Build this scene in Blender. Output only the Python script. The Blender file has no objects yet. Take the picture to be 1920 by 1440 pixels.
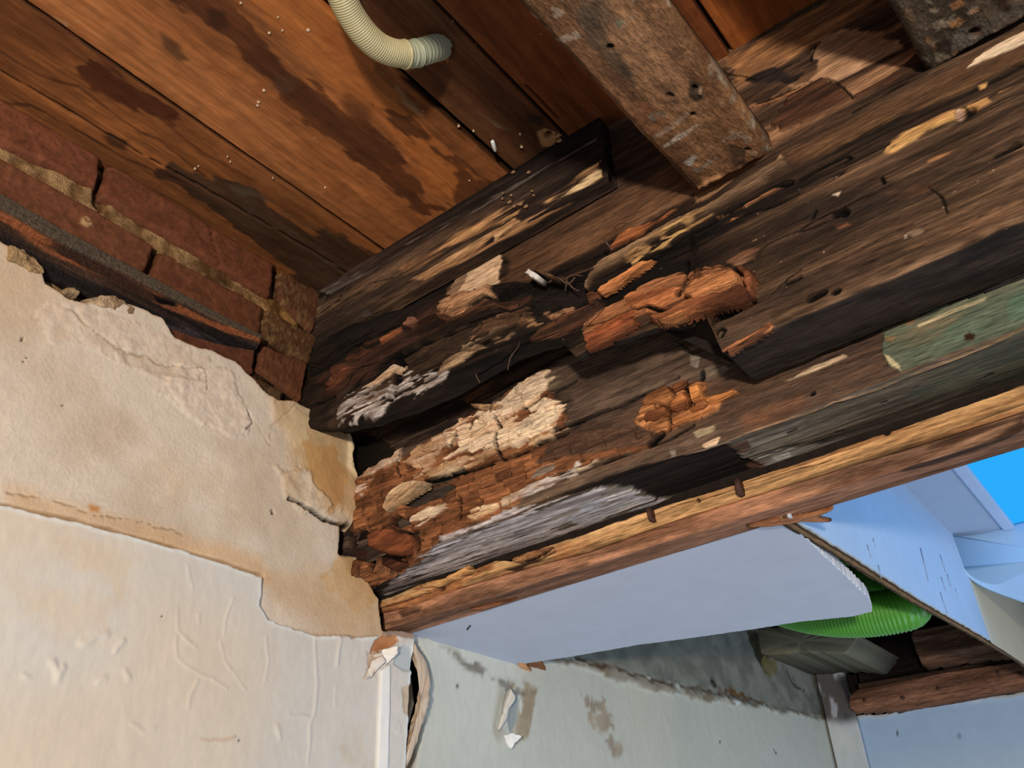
import bpy, math
import numpy as np
from mathutils import Matrix, Vector

# ------------------------------------------------------------------ camera, light, exposure
SC = bpy.context.scene
S = 0.7                                   # metres per layout unit (one brick = 21 cm)
OFF = np.array([0.7, 0.0, 1.75])          # camera position: left wall lies in x = 0
R = np.array([[0.7875807090129763, 0.6137606526364571, -0.05490435379720711],
              [-0.3631188931136186, 0.3902702605553801, -0.8460696148603709],
              [-0.49785670253051684, 0.686284915324026, 0.530237417336927]])
F = 1637.394
def W(p): return np.asarray(p, float) * S + OFF

cam_d = bpy.data.cameras.new('camera'); cam = bpy.data.objects.new('camera', cam_d)
SC.collection.objects.link(cam); SC.camera = cam
cam_d.sensor_width = 36.0; cam_d.lens = F / 1920 * 36.0; cam_d.clip_start = 0.01
M = Matrix(((R[0][0], -R[1][0], -R[2][0]), (R[0][1], -R[1][1], -R[2][1]), (R[0][2], -R[1][2], -R[2][2]))).to_4x4()
M.translation = Vector(W((0, 0, 0))); cam.matrix_world = M

world = bpy.data.worlds.new('world'); SC.world = world; world.use_nodes = True
world.node_tree.nodes['Background'].inputs[0].default_value = (0.80, 0.90, 1.0, 1)
world.node_tree.nodes['Background'].inputs[1].default_value = 0.17

def add_light(name, kind, loc, energy, color, size=0.1, target=None, size_y=None, spread=None):
    d = bpy.data.lights.new(name, kind); o = bpy.data.objects.new(name, d); SC.collection.objects.link(o)
    d.energy = energy; d.color = color
    if kind == 'AREA':
        d.size = size
        if size_y: d.shape = 'RECTANGLE'; d.size_y = size_y
        else: d.shape = 'DISK'
        if spread: d.spread = spread
    else: d.shadow_soft_size = size
    o.location = W(loc)
    if target is not None:
        o.rotation_euler = (Vector(W(target)) - Vector(W(loc))).to_track_quat('-Z', 'Y').to_euler()
    return o
# warm work lamp standing behind and to the right of the photographer
add_light('work_lamp', 'AREA', (0.72, -1.35, -0.20), 29, (1.0, 0.86, 0.70), 0.10, (-0.5, 0.9, 0.7))
# soft daylight from the windows low behind the photographer
add_light('window_daylight', 'AREA', (1.3, -2.2, -1.2), 9, (0.92, 0.95, 1.0), 1.2, (-0.5, 0.9, 0.5), 1.6)
# cool daylight of the rear room
add_light('rear_daylight', 'AREA', (1.0, 2.0, -0.9), 9, (0.66, 0.80, 1.0), 0.9, (-0.6, 1.5, 0.5), 0.9)

SC.view_settings.view_transform = 'Standard'; SC.view_settings.look = 'None'
SC.view_settings.gamma = 1.0; SC.view_settings.use_curve_mapping = False
SC.view_settings.exposure = 0.0

# ------------------------------------------------------------------ pixel -> layout plane
def ray(px, py):
    return R.T @ np.array([px - 960.0, py - 720.0, F])
def on(px, py, ax, val):
    r = ray(px, py); return r * (val / r[ax])
def pts(s): return [tuple(float(c) for c in q.split(',')) for q in s.split()]

# ------------------------------------------------------------------ noise
def _h(ix, iy, seed):
    with np.errstate(over='ignore'):
        h = (ix.astype(np.int64) * 374761393 + iy.astype(np.int64) * 668265263 + seed * 2147483) & 0xFFFFFFFF
        h = ((h ^ (h >> 13)) * 1274126177) & 0xFFFFFFFF
        h = (h ^ (h >> 16)) & 0xFFFFFF
    return h / float(0xFFFFFF)
def vn(x, y, seed=0):
    ix = np.floor(x); iy = np.floor(y); fx = x - ix; fy = y - iy
    fx = fx * fx * (3 - 2 * fx); fy = fy * fy * (3 - 2 * fy)
    a = _h(ix, iy, seed); b = _h(ix + 1, iy, seed); c = _h(ix, iy + 1, seed); d = _h(ix + 1, iy + 1, seed)
    return (a + (b - a) * fx) * (1 - fy) + (c + (d - c) * fx) * fy
def fbm(x, y, seed=0, o=4):
    s = 0; a = 0.5; t = 0
    for i in range(o):
        s = s + a * vn(x, y, seed + i * 17); t += a; a *= 0.5; x = x * 2.03 + 5.1; y = y * 2.03 + 1.7
    return s / t
def ss(a, b, x):
    t = np.clip((x - a) / (b - a), 0, 1); return t * t * (3 - 2 * t)
def lin(c):
    c = np.asarray(c, float) / 255.0
    return np.where(c <= 0.04045, c / 12.92, ((c + 0.055) / 1.055) ** 2.4)
def mix(a, b, m):
    m = np.asarray(m)[..., None]; return a * (1 - m) + b * m

# ------------------------------------------------------------------ materials
MATS = {}
def mat_surface(name, rough=0.8, grain=(1, 1, 1), scale=60.0, amt=0.35, bump=0.3, dist=0.002, color=None, spec=0.25,
                fine=3.0, emit=0.0):
    """Base colour from the mesh's own colour attribute (or a flat colour) broken up by object-space noise."""
    if name in MATS: return MATS[name]
    m = bpy.data.materials.new(name); m.use_nodes = True; MATS[name] = m
    nt = m.node_tree; N = nt.nodes; L = nt.links; b = N['Principled BSDF']
    b.inputs['Roughness'].default_value = rough
    b.inputs['Specular IOR Level'].default_value = spec
    tc = N.new('ShaderNodeTexCoord'); mp = N.new('ShaderNodeMapping'); L.new(tc.outputs['Object'], mp.inputs['Vector'])
    mp.inputs['Scale'].default_value = grain
    no = N.new('ShaderNodeTexNoise'); no.inputs['Scale'].default_value = scale; no.inputs['Detail'].default_value = 6
    no.inputs['Roughness'].default_value = 0.65
    L.new(mp.outputs[0], no.inputs['Vector'])
    n2 = N.new('ShaderNodeTexNoise'); n2.inputs['Scale'].default_value = scale * fine; n2.inputs['Detail'].default_value = 4
    L.new(mp.outputs[0], n2.inputs['Vector'])
    mr = N.new('ShaderNodeMapRange'); L.new(no.outputs['Fac'], mr.inputs['Value'])
    mr.inputs['From Min'].default_value = 0.3; mr.inputs['From Max'].default_value = 0.7
    mr.inputs['To Min'].default_value = 1 - amt; mr.inputs['To Max'].default_value = 1 + amt
    if color is None:
        at = N.new('ShaderNodeAttribute'); at.attribute_name = 'Col'; src = at.outputs['Color']
    else:
        rg = N.new('ShaderNodeRGB'); rg.outputs[0].default_value = (*lin(color), 1); src = rg.outputs[0]
    m2 = N.new('ShaderNodeMapRange'); L.new(n2.outputs['Fac'], m2.inputs['Value']); m2.inputs['From Min'].default_value = 0.3; m2.inputs['From Max'].default_value = 0.7
    m2.inputs['To Min'].default_value = 1 - amt * .8; m2.inputs['To Max'].default_value = 1 + amt * .8
    mm = N.new('ShaderNodeMath'); mm.operation = 'MULTIPLY'; L.new(mr.outputs[0], mm.inputs[0]); L.new(m2.outputs[0], mm.inputs[1])
    vm = N.new('ShaderNodeVectorMath'); vm.operation = 'SCALE'
    L.new(src, vm.inputs[0]); L.new(mm.outputs[0], vm.inputs['Scale']); L.new(vm.outputs[0], b.inputs['Base Color'])
    ad = N.new('ShaderNodeMath'); ad.operation = 'MULTIPLY_ADD'; ad.inputs[1].default_value = 0.8
    L.new(n2.outputs['Fac'], ad.inputs[0]); L.new(no.outputs['Fac'], ad.inputs[2])
    bp = N.new('ShaderNodeBump'); bp.inputs['Strength'].default_value = bump; bp.inputs['Distance'].default_value = dist
    L.new(ad.outputs[0], bp.inputs['Height']); L.new(bp.outputs[0], b.inputs['Normal'])
    return m
WX = mat_surface('wood_grain_x', 0.84, (1, 8, 8), 26, 0.40, 0.9, 0.0035, spec=0.18)     # grain along the beam
WY = mat_surface('wood_grain_y', 0.80, (9, 1, 9), 14, 0.16, 0.35, 0.0015, spec=0.15)    # grain along the boards
WR = mat_surface('weathered_board', 0.85, (3, 1, 3), 60, 0.35, 0.8, 0.003, spec=0.15)
PL = mat_surface('plaster', 0.9, (1, 1, 1), 55, 0.05, 0.45, 0.0016, spec=0.1, fine=5)
PT = mat_surface('painted_plaster', 0.75, (1, 1, .5), 35, 0.03, 0.30, 0.0012, spec=0.2, fine=4)
BR = mat_surface('brick_clay', 0.9, (1, 1, 1), 70, 0.20, 0.5, 0.002, spec=0.1)
MO = mat_surface('mortar_sand', 0.95, (1, 1, 1), 240, 0.25, 1.0, 0.003, spec=0.05)
BD = mat_surface('painted_board', 0.55, (1, 1, 1), 14, 0.03, 0.15, 0.001, spec=0.3)

def emission(name, col, st):
    m = bpy.data.materials.new(name); m.use_nodes = True; nt = m.node_tree; nt.nodes.clear()
    e = nt.nodes.new('ShaderNodeEmission'); o = nt.nodes.new('ShaderNodeOutputMaterial')
    e.inputs[0].default_value = (*lin(col), 1); e.inputs[1].default_value = st; nt.links.new(e.outputs[0], o.inputs[0]); return m

GAIN = {'wood_grain_x': (1.03, .97, .90), 'wood_grain_y': (.61, .575, .43), 'weathered_board': (.70, .60, .50), 'brick_clay': (.62, .53, .41), 'mortar_sand': (.74, .64, .54)}
SAT = {'wood_grain_x': .88, 'wood_grain_y': .88, 'weathered_board': .8, 'brick_clay': .80}
# ------------------------------------------------------------------ mesh plumbing
def link(name, verts, faces, mat, parent=None, cols=None, smooth=True, base=None, **props):
    """verts in layout units. The object's origin is its own centre unless base is given."""
    V = W(np.asarray(verts, float))
    org = V.mean(0) if base is None else W(base)
    me = bpy.data.meshes.new(name)
    V = V - org
    if isinstance(faces, np.ndarray):
        n = len(faces); me.vertices.add(len(V)); me.vertices.foreach_set('co', V.astype(np.float32).ravel())
        me.loops.add(n * 4); me.loops.foreach_set('vertex_index', faces.astype(np.int32).ravel())
        me.polygons.add(n); me.polygons.foreach_set('loop_start', np.arange(0, n * 4, 4, dtype=np.int32))
        me.update(calc_edges=True); me.validate()
    else:
        me.from_pydata(V.tolist(), [], [tuple(int(i) for i in f) for f in faces]); me.update()
    if cols is not None:
        cols = np.clip(np.asarray(cols), 0.002, 1); lm = cols @ np.array([.3, .55, .15]); cols = lm[:, None] + (cols - lm[:, None]) * SAT.get(mat.name, 1.0)
        cols = cols * np.array(GAIN.get(mat.name, (1, 1, 1)))
        if mat.name == 'wood_grain_x': cols = cols * (np.minimum(1, np.maximum(lm, .004) / .42) ** .42)[:, None]
        a = me.color_attributes.new('Col', 'FLOAT_COLOR', 'POINT')
        c = np.ones((len(V), 4), np.float32); c[:, :3] = np.clip(cols, 0, 0.95); a.data.foreach_set('color', c.ravel())
    if smooth: me.polygons.foreach_set('use_smooth', np.ones(len(me.polygons), bool))
    me.materials.append(mat)
    o = bpy.data.objects.new(name, me); SC.collection.objects.link(o); o.location = org
    if parent is not None:
        o.parent = parent; o.location = Vector(org) - parent_world(parent)
    for k, v in props.items(): o[k] = v
    return o
def parent_world(p):
    v = Vector(p.location)
    while p.parent: p = p.parent; v = v + Vector(p.location)
    return v
def thing(name, base, label, cat, group=None):
    o = bpy.data.objects.new(name, None); SC.collection.objects.link(o); o.location = W(base)
    o.empty_display_size = 0.05; o['label'] = label; o['category'] = cat
    if group: o['group'] = group
    return o
def structure(name, base):
    o = bpy.data.objects.new(name, None); SC.collection.objects.link(o); o.location = W(base); o.empty_display_size = 0.05
    o['kind'] = 'structure'; return o

# places: (u, v, h) -> layout point
def P_y(y0): return lambda u, v, h: np.stack([u, y0 - h, v], -1)                 # faces the camera (-Y)
def P_x(x0): return lambda u, v, h: np.stack([x0 + h, u, v], -1)                 # faces +X
def P_z(z0): return lambda u, v, h: np.stack([u, v, z0 - h], -1)                 # faces down
def P_bend(y0, ze, r=0.006):                                                      # face y0, turning under at height ze
    def f(u, v, h):
        d = v - ze; t = ss(-r, r, d)                                              # 1 on the face, 0 on the underside
        y = np.where(d >= 0, y0, y0 - d); z = np.where(d >= 0, v, ze)
        k = 1 / np.sqrt(t * t + (1 - t) ** 2)
        return np.stack([u, y - h * t * k, z - h * (1 - t) * k], -1)
    return f
def C_y(y0): return lambda p: (lambda q: (q[0], q[2]))(on(p[0], p[1], 1, y0))
def C_x(x0): return lambda p: (lambda q: (q[1], q[2]))(on(p[0], p[1], 0, x0))
def C_z(z0): return lambda p: (lambda q: (q[0], q[1]))(on(p[0], p[1], 2, z0))
def C_bend(y0, ze):
    def f(p):
        q = on(p[0], p[1], 1, y0)
        if q[2] >= ze: return (q[0], q[2])
        q = on(p[0], p[1], 2, ze); return (q[0], ze - (q[1] - y0))
    return f

def seg_dist(u, v, a, b):
    dx, dy = b[0] - a[0], b[1] - a[1]; L2 = dx * dx + dy * dy + 1e-12
    t = np.clip(((u - a[0]) * dx + (v - a[1]) * dy) / L2, 0, 1)
    return np.hypot(u - a[0] - t * dx, v - a[1] - t * dy), t
def poly_sd(u, v, P):
    d = np.full(u.shape, 1e9); ins = np.zeros(u.shape, bool); n = len(P)
    for i in range(n):
        a, b = P[i], P[(i + 1) % n]
        d = np.minimum(d, seg_dist(u, v, a, b)[0])
        c = (a[1] > v) != (b[1] > v)
        with np.errstate(divide='ignore', invalid='ignore'):
            xi = (b[0] - a[0]) * (v - a[1]) / (b[1] - a[1] + 1e-15) + a[0]
        ins ^= c & (u < xi)
    return np.where(ins, d, -d)

def apply_feats(u, v, h, col, feats, conv, A=(1, 1), seed=0):
    """feats: dicts. A = noise frequency pair (along u, along v) for ragged edges."""
    for k, f in enumerate(feats):
        P = [conv(p) for p in (pts(f['p']) if isinstance(f['p'], str) else f['p'])]
        mg = f.get('m', 0.03)
        us = [q[0] for q in P]; vs = [q[1] for q in P]
        sel = (u > min(us) - mg) & (u < max(us) + mg) & (v > min(vs) - mg) & (v < max(vs) + mg)
        if not sel.any(): continue
        U = u[sel]; V = v[sel]; sd_ = seed + k * 7 + 3
        fr = f.get('fr', A)
        kind = f.get('k', 'patch')
        if kind == 'patch':
            r = f.get('r', 0.010)
            w = fbm(U * fr[0], V * fr[1], sd_, 4) - 0.5 + .45 * (fbm(U * fr[0] * 4, V * fr[1] * 3.2, sd_ + 30, 3) - .5)
            sd = poly_sd(U, V, P) + r * 2.2 * w
            s = f.get('s', 0.0015)
            m = ss(-s, s, sd) * f.get('a', 1.0)
            if 'gap' in f:      # broken up: lets some of the wood below show
                g = fbm(U * fr[0] * 1.8, V * fr[1] * 1.8, sd_ + 50, 5); m = m * ss(f['gap'] - .05, f['gap'] + .05, g)
            if 'c' in f:
                c1 = lin(f['c']); c2 = lin(f.get('c2', f['c']))
                n = ss(0.35, 0.65, fbm(U * fr[0] * 1.3, V * fr[1] * 1.3, sd_ + 9, 4))
                col[sel] = mix(col[sel], mix(c1 + 0 * U[..., None], c2, n), m)
            if 'dh' in f:
                h[sel] += f['dh'] * m + f.get('hr', 0.0) * m * (fbm(U * fr[0] * 1.6, V * fr[1] * 1.6, sd_ + 21, 4) - .5)
        elif kind == 'line':    # crack, gap or ridge along a polyline
            wd = f.get('w', 0.002); j = f.get('j', 0.004)
            du = j * (fbm(U * fr[0] * 2 + 9, V * fr[1] * .6, sd_, 3) - .5) * 2; dv = j * (fbm(U * fr[0] * 2, V * fr[1] * .6 + 7, sd_ + 5, 3) - .5) * 2
            d = np.full(U.shape, 1e9)
            for a, b in zip(P[:-1], P[1:]):
                d = np.minimum(d, seg_dist(U + du, V + dv, a, b)[0])
            wv = wd * (0.45 + 1.1 * vn(U * 40, V * 40, sd_ + 2)) if f.get('vary', 1) else wd
            m = np.clip(1 - d / wv, 0, 1); m = m * m * (3 - 2 * m)
            h[sel] -= f.get('d', 0.006) * m
            if 'c' in f: col[sel] = mix(col[sel], lin(f['c']) + 0 * U[..., None], np.clip(m * 1.6, 0, 1) * f.get('a', 1))
        elif kind == 'cubes':   # brown rot: cubical checking with blocks of uneven height
            r = f.get('r', 0.010); sd = poly_sd(U, V, P) + r * 2.2 * (fbm(U * fr[0], V * fr[1], sd_, 4) - .5)
            m = ss(-.002, .002, sd) * f.get('a', 1.0)
            rh = f.get('rh', 0.013); ln = f.get('ln', 0.028)
            V2 = V + 0.010 * (fbm(U * 14, V * 20, sd_ + 3, 3) - .5) + U * f.get('slope', 0.0)
            row = np.floor(V2 / rh); fv = V2 / rh - row
            U2 = U + 0.008 * (fbm(U * 30, V * 60, sd_ + 4, 3) - .5)
            q = U2 / (ln * (0.6 + 0.9 * _h(row, row * 0, sd_))) + _h(row, row * 0 + 3, sd_) * 9
            cl = np.floor(q); fu = q - cl
            rnd = _h(cl, row, sd_ + 8); rnd2 = _h(cl, row, sd_ + 12)
            eu = np.minimum(fu, 1 - fu) * ln; ev = np.minimum(fv, 1 - fv) * rh
            eu = np.where(_h(cl, row, sd_ + 14) > .45, eu, 1.0); e = np.minimum(eu, ev * 1.6 + .0012 * (_h(row, row * 0 + 2, sd_ + 2) > .5)); crk = 1 - ss(0.0003, 0.0016, e * (0.6 + 1.2 * vn(U * 60, V * 60, sd_ + 1)))
            h[sel] += m * (f.get('dh', 0) + f.get('amp', 0.012) * (rnd - .5) - 0.006 * crk + 0.004 * (fu - .5) * (rnd2 - .5) * 2
                           + 0.006 * (fbm(U * 16, V * 190, sd_ + 5, 4) - .5))
            c1 = lin(f['c']); c2 = lin(f['c2'])
            cc = mix(c1 + 0 * U[..., None], c2, np.clip(rnd2 * .7 + .6 * (fbm(U * 25, V * 90, sd_ + 6, 4) - .35), 0, 1))
            fb = fbm(U * 14, V * 260, sd_ + 16, 4); cc = cc * (.55 + .9 * fb)[..., None]
            cc = mix(cc, lin((58, 34, 22)) + 0 * cc, crk * .7)
            col[sel] = mix(col[sel], cc, m)
    return h, col

def wood_field(u, v, c, gu=3.0, gv=45.0, seed=0, fiss=0.0, rough=0.0015, fw=0.03, amt=1.0):
    """c: dark, mid, light. Grain runs along u."""
    cd, cm, cl = [lin(x) for x in c]
    wv = v + 0.010 * (fbm(u * 2.5, v * 6, seed + 40, 3) - .5)
    n1 = fbm(u * gu, wv * gv, seed, 5); n2 = fbm(u * gu * 6, wv * gv * 5, seed + 3, 4); n3 = fbm(u * 2.2, v * 9, seed + 6, 3)
    t = np.clip(.5 + (n1 - .5) * 2.2 * amt + (n3 - .5) * 1.4 * amt, 0, 1)
    col = mix(mix(cd + 0 * u[..., None], cm, ss(0, .55, t)), cl, ss(.6, 1, t))
    bl = fbm(u * gu * 1.3, v * gv * .35, seed + 21, 4); n4 = fbm(u * gu * 3, wv * gv * 3.4, seed + 23, 3)
    col = col * (0.62 + 0.76 * n2)[..., None] * (1 - .45 * ss(.52, .66, bl) * amt - .35 * ss(.55, .68, n4) * amt)[..., None]
    h = rough * ((n1 - .5) * 2 + (n2 - .5) * 1.2)
    if fiss > 0:
        g = np.abs(fbm(u * gu * .7, wv * gv * .55, seed + 11, 4) - .5)
        s = ss(.45, .6, fbm(u * 4, v * 22, seed + 15, 3))
        m = (1 - ss(0, fw, g)) * s
        h = h - fiss * m; col = mix(col, cd * .45 + 0 * col, m * .8)
    return h, col

def relief(name, mat, place, U, T, vb, vt, fieldf, feats, conv, A, parent, back=0.03, cut=None, seed=0, base=None, post=None, **pr):
    """A closed slab whose visible side is a displaced height field."""
    U = np.asarray(U, float); T = np.asarray(T, float)
    fb = vb if callable(vb) else (lambda x: vb + 0 * x); ft = vt if callable(vt) else (lambda x: vt + 0 * x)
    u = np.repeat(U[:, None], len(T), 1); v = fb(U)[:, None] * (1 - T)[None] + ft(U)[:, None] * T[None]
    h, col = fieldf(u, v)
    h, col = apply_feats(u, v, h.copy(), col.copy(), feats, conv, A, seed)
    if post: h, col = post(u, v, h, col)
    nu, nv = u.shape
    P = place(u, v, h).reshape(-1, 3)
    idx = np.arange(nu * nv).reshape(nu, nv)
    f = np.stack([idx[:-1, :-1], idx[1:, :-1], idx[1:, 1:], idx[:-1, 1:]], -1).reshape(-1, 4)
    verts = P; cols = col.reshape(-1, 3)
    if cut is not None:
        keep = (cut(u, v) > 0); kf = keep[:-1, :-1] & keep[1:, :-1] & keep[1:, 1:] & keep[:-1, 1:]
        f = f[kf.ravel()]
        used = np.zeros(len(P), bool); used[f.ravel()] = True
        mp = np.cumsum(used) - 1; verts = P[used]; cols = cols[used]; f = mp[f]
    else:
        ring = np.concatenate([idx[:, 0], idx[-1, 1:], idx[-2::-1, -1], idx[0, -2:0:-1]])
        rb = place(u.ravel()[ring], v.ravel()[ring], np.full(len(ring), -back))
        n0 = len(P); n = len(ring); j = np.arange(n); k = (j + 1) % n
        sf = np.stack([ring[j], n0 + j, n0 + k, ring[k]], -1)
        # back: four corner cap via centre fan made of quads (degenerate-free)
        c = place(np.array([u.mean()]), np.array([v.mean()]), np.array([-back]))
        ce = n0 + n
        m2 = n // 2 * 2
        cf = [[n0 + i, ce, n0 + (i + 2) % n, n0 + i + 1] for i in range(0, m2, 2)]
        verts = np.concatenate([P, rb, c]); cols = np.concatenate([cols, cols[ring], cols[:1]])
        f = np.concatenate([f, sf, np.array(cf)])
    return link(name, verts, f, mat, parent, cols, base=base, **pr)

def lump(name, mat, poly, conv, place, H, inset, c, c2, parent, h0=0.0, seed=1, n=36, rag=0.002, tilt=(0, 0), back=0.004, **pr):
    """Loose chunk, splinter or flake: ragged outline, sloping rim, uneven crown, closed back."""
    P = np.array([conv(p) for p in (pts(poly) if isinstance(poly, str) else poly)])
    Q = np.vstack([P, P[:1]]); L = np.r_[0, np.cumsum(np.hypot(*np.diff(Q, axis=0).T))]
    t = np.linspace(0, L[-1], n, endpoint=False)
    O = np.stack([np.interp(t, L, Q[:, 0]), np.interp(t, L, Q[:, 1])], -1)
    rs = np.random.RandomState(seed); O += rs.uniform(-rag, rag, O.shape); ce = O.mean(0)
    rings = [(0.0, -back, 1.0), (0.0, h0 + H * .45, 1.0), (0.35 * inset, h0 + H * .9, .9), (inset, h0 + H, .8), (0.75, h0 + H, .75), ]
    vs = []; hs = []; cs = []
    c1, c2 = lin(c), lin(c2)
    for k, (ins, hh, sh) in enumerate(rings):
        r = O * (1 - ins) + ce * ins
        nz = fbm(r[:, 0] * 90, r[:, 1] * 260, seed, 3)
        he = np.full(n, hh) + (0 if k == 0 else 1) * ((nz - .5) * H * .5 + (r[:, 0] - ce[0]) * tilt[0] + (r[:, 1] - ce[1]) * tilt[1])
        vs.append(r); hs.append(he); cs.append(mix(c1 + 0 * nz[:, None], c2, np.clip((nz - .3) * 2, 0, 1)) * (1.0 if k > 1 else .7))
    u = np.concatenate([a[:, 0] for a in vs] + [[ce[0], ce[0]]]); v = np.concatenate([a[:, 1] for a in vs] + [[ce[1], ce[1]]])
    h = np.concatenate(hs + [[h0 + H, -back]]); col = np.concatenate(cs + [[c1, c1]])
    f = []
    for k in range(len(rings) - 1):
        for i in range(n):
            j = (i + 1) % n; f.append((k * n + i, k * n + j, (k + 1) * n + j, (k + 1) * n + i))
    e = len(rings) * n
    for i in range(n):
        j = (i + 1) % n; f.append(((len(rings) - 1) * n + i, (len(rings) - 1) * n + j, e)); f.append((j, i, e + 1))
    return link(name, place(u, v, h), f, mat, parent, col, **pr)

def chunk(name, mat, poly, conv, place, H, c, c2, parent, seed=1, rag=.004, edge_=.004, tilt=(0, 0), gr=(8, 52), sink=.010, step=.0013, ridge=.003, **pr):
    """Broken piece of wood or stone: ragged outline, steep broken sides, grained crown."""
    P = [conv(p) for p in (pts(poly) if isinstance(poly, str) else poly)]
    us = [p[0] for p in P]; vs = [p[1] for p in P]; m = rag + .003
    U = np.arange(min(us) - m, max(us) + m, step); V = np.arange(min(vs) - m, max(vs) + m, step)
    sd = lambda u, v: poly_sd(u, v, P) + rag * (fbm(u * gr[0] * 4, v * gr[1] * .55, seed, 4) + fbm(u * 60, v * 60, seed + 1, 4) - 1)
    cu, cv = (min(us) + max(us)) / 2, (min(vs) + max(vs)) / 2
    c1, c3 = lin(c), lin(c2)
    def fld(u, v):
        s = sd(u, v); n = fbm(u * gr[0], v * gr[1], seed + 2, 4); n2 = fbm(u * gr[0] * 3, v * gr[1] * 2.4, seed + 4, 3)
        st = np.floor(fbm(u * gr[0] * .6, v * gr[1] * .4, seed + 5, 2) * 6) / 6
        h = -sink + (H + sink) * ss(-.001, edge_, s) + (ridge * 2 * (n - .5) + ridge * (n2 - .5) + H * .6 * (st - .5) + (u - cu) * tilt[0] + (v - cv) * tilt[1]) * ss(0, edge_ * 1.5, s)
        col = mix(c3 * .8 + 0 * u[..., None], c1 * 1.05, ss(.34, .62, n)) * (.6 + .8 * n2)[..., None]
        col = col * (.55 + .45 * ss(0, edge_, s))[..., None]
        return h, col
    return relief(name, mat, place, U, (V - V[0]) / (V[-1] - V[0]), V[0], V[-1], fld, [], conv, (1, 1), parent, cut=lambda u, v: sd(u, v) + .0012, **pr)

def box(name, mat, lo, hi, parent=None, cols=None, bev=0.0, **pr):
    lo = np.array(lo, float); hi = np.array(hi, float)
    v = np.array([[x, y, z] for x in (lo[0], hi[0]) for y in (lo[1], hi[1]) for z in (lo[2], hi[2])])
    f = [(0, 1, 3, 2), (4, 6, 7, 5), (0, 4, 5, 1), (2, 3, 7, 6), (0, 2, 6, 4), (1, 5, 7, 3)]
    cc = None if cols is None else np.tile(lin(cols), (8, 1))
    o = link(name, v, f, mat, parent, cc, smooth=False, **pr)
    if bev:
        b = o.modifiers.new('bevel', 'BEVEL'); b.width = bev * S; b.segments = 2
    return o

def sweep(path, rad, nseg=14, close=True, colf=None):
    path = np.asarray(path, float); n = len(path)
    tg = np.gradient(path, axis=0); tg /= np.linalg.norm(tg, axis=1)[:, None] + 1e-12
    up = np.array([0.31, 0.2, 0.93]); nrm = np.cross(tg[0], up); nrm /= np.linalg.norm(nrm)
    V = []; rad = np.broadcast_to(rad, (n,))
    for i in range(n):
        nrm = nrm - tg[i] * (nrm @ tg[i]); nrm /= np.linalg.norm(nrm); bi = np.cross(tg[i], nrm)
        a = np.linspace(0, 2 * np.pi, nseg, endpoint=False)
        V.append(path[i] + rad[i] * (np.cos(a)[:, None] * nrm + np.sin(a)[:, None] * bi))
    V = np.concatenate(V); f = []
    for i in range(n - 1):
        for k in range(nseg):
            l = (k + 1) % nseg; f.append((i * nseg + k, i * nseg + l, (i + 1) * nseg + l, (i + 1) * nseg + k))
    if close:
        f.append(tuple(range(nseg))[::-1]); f.append(tuple((n - 1) * nseg + k for k in range(nseg)))
    return V, f
def spline(P, n):
    P = np.asarray(P, float); m = len(P); t = np.linspace(0, m - 1 - 1e-9, n); i = np.floor(t).astype(int); s = (t - i)[:, None]
    g = lambda k: P[np.clip(k, 0, m - 1)]
    a, b, c, d = g(i - 1), g(i), g(i + 1), g(i + 2)
    return 0.5 * (2 * b + (c - a) * s + (2 * a - 5 * b + 4 * c - d) * s ** 2 + (3 * b - a - 3 * c + d) * s ** 3)
def dense(*segs):
    """dense((a, b, step), ...) -> joined coordinate list"""
    o = []
    for a, b, st in segs: o.append(np.linspace(a, b, max(2, int(abs(b - a) / st)), endpoint=False))
    return np.append(np.concatenate(o), segs[-1][1])
def edge(s, conv, left=None, right=None):
    """pixel polyline -> function v(u)"""
    Q = np.array(sorted(conv(p) for p in pts(s)))
    return lambda x: np.interp(x, Q[:, 0], Q[:, 1])
def patch(p, c, c2=None, **k): return dict(p=p, c=c, c2=c2 or c, **k)
def crack(p, w=0.002, d=0.008, **k): return dict(p=p, k='line', w=w, d=d, **{'c': (22, 16, 14), **k})

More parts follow.
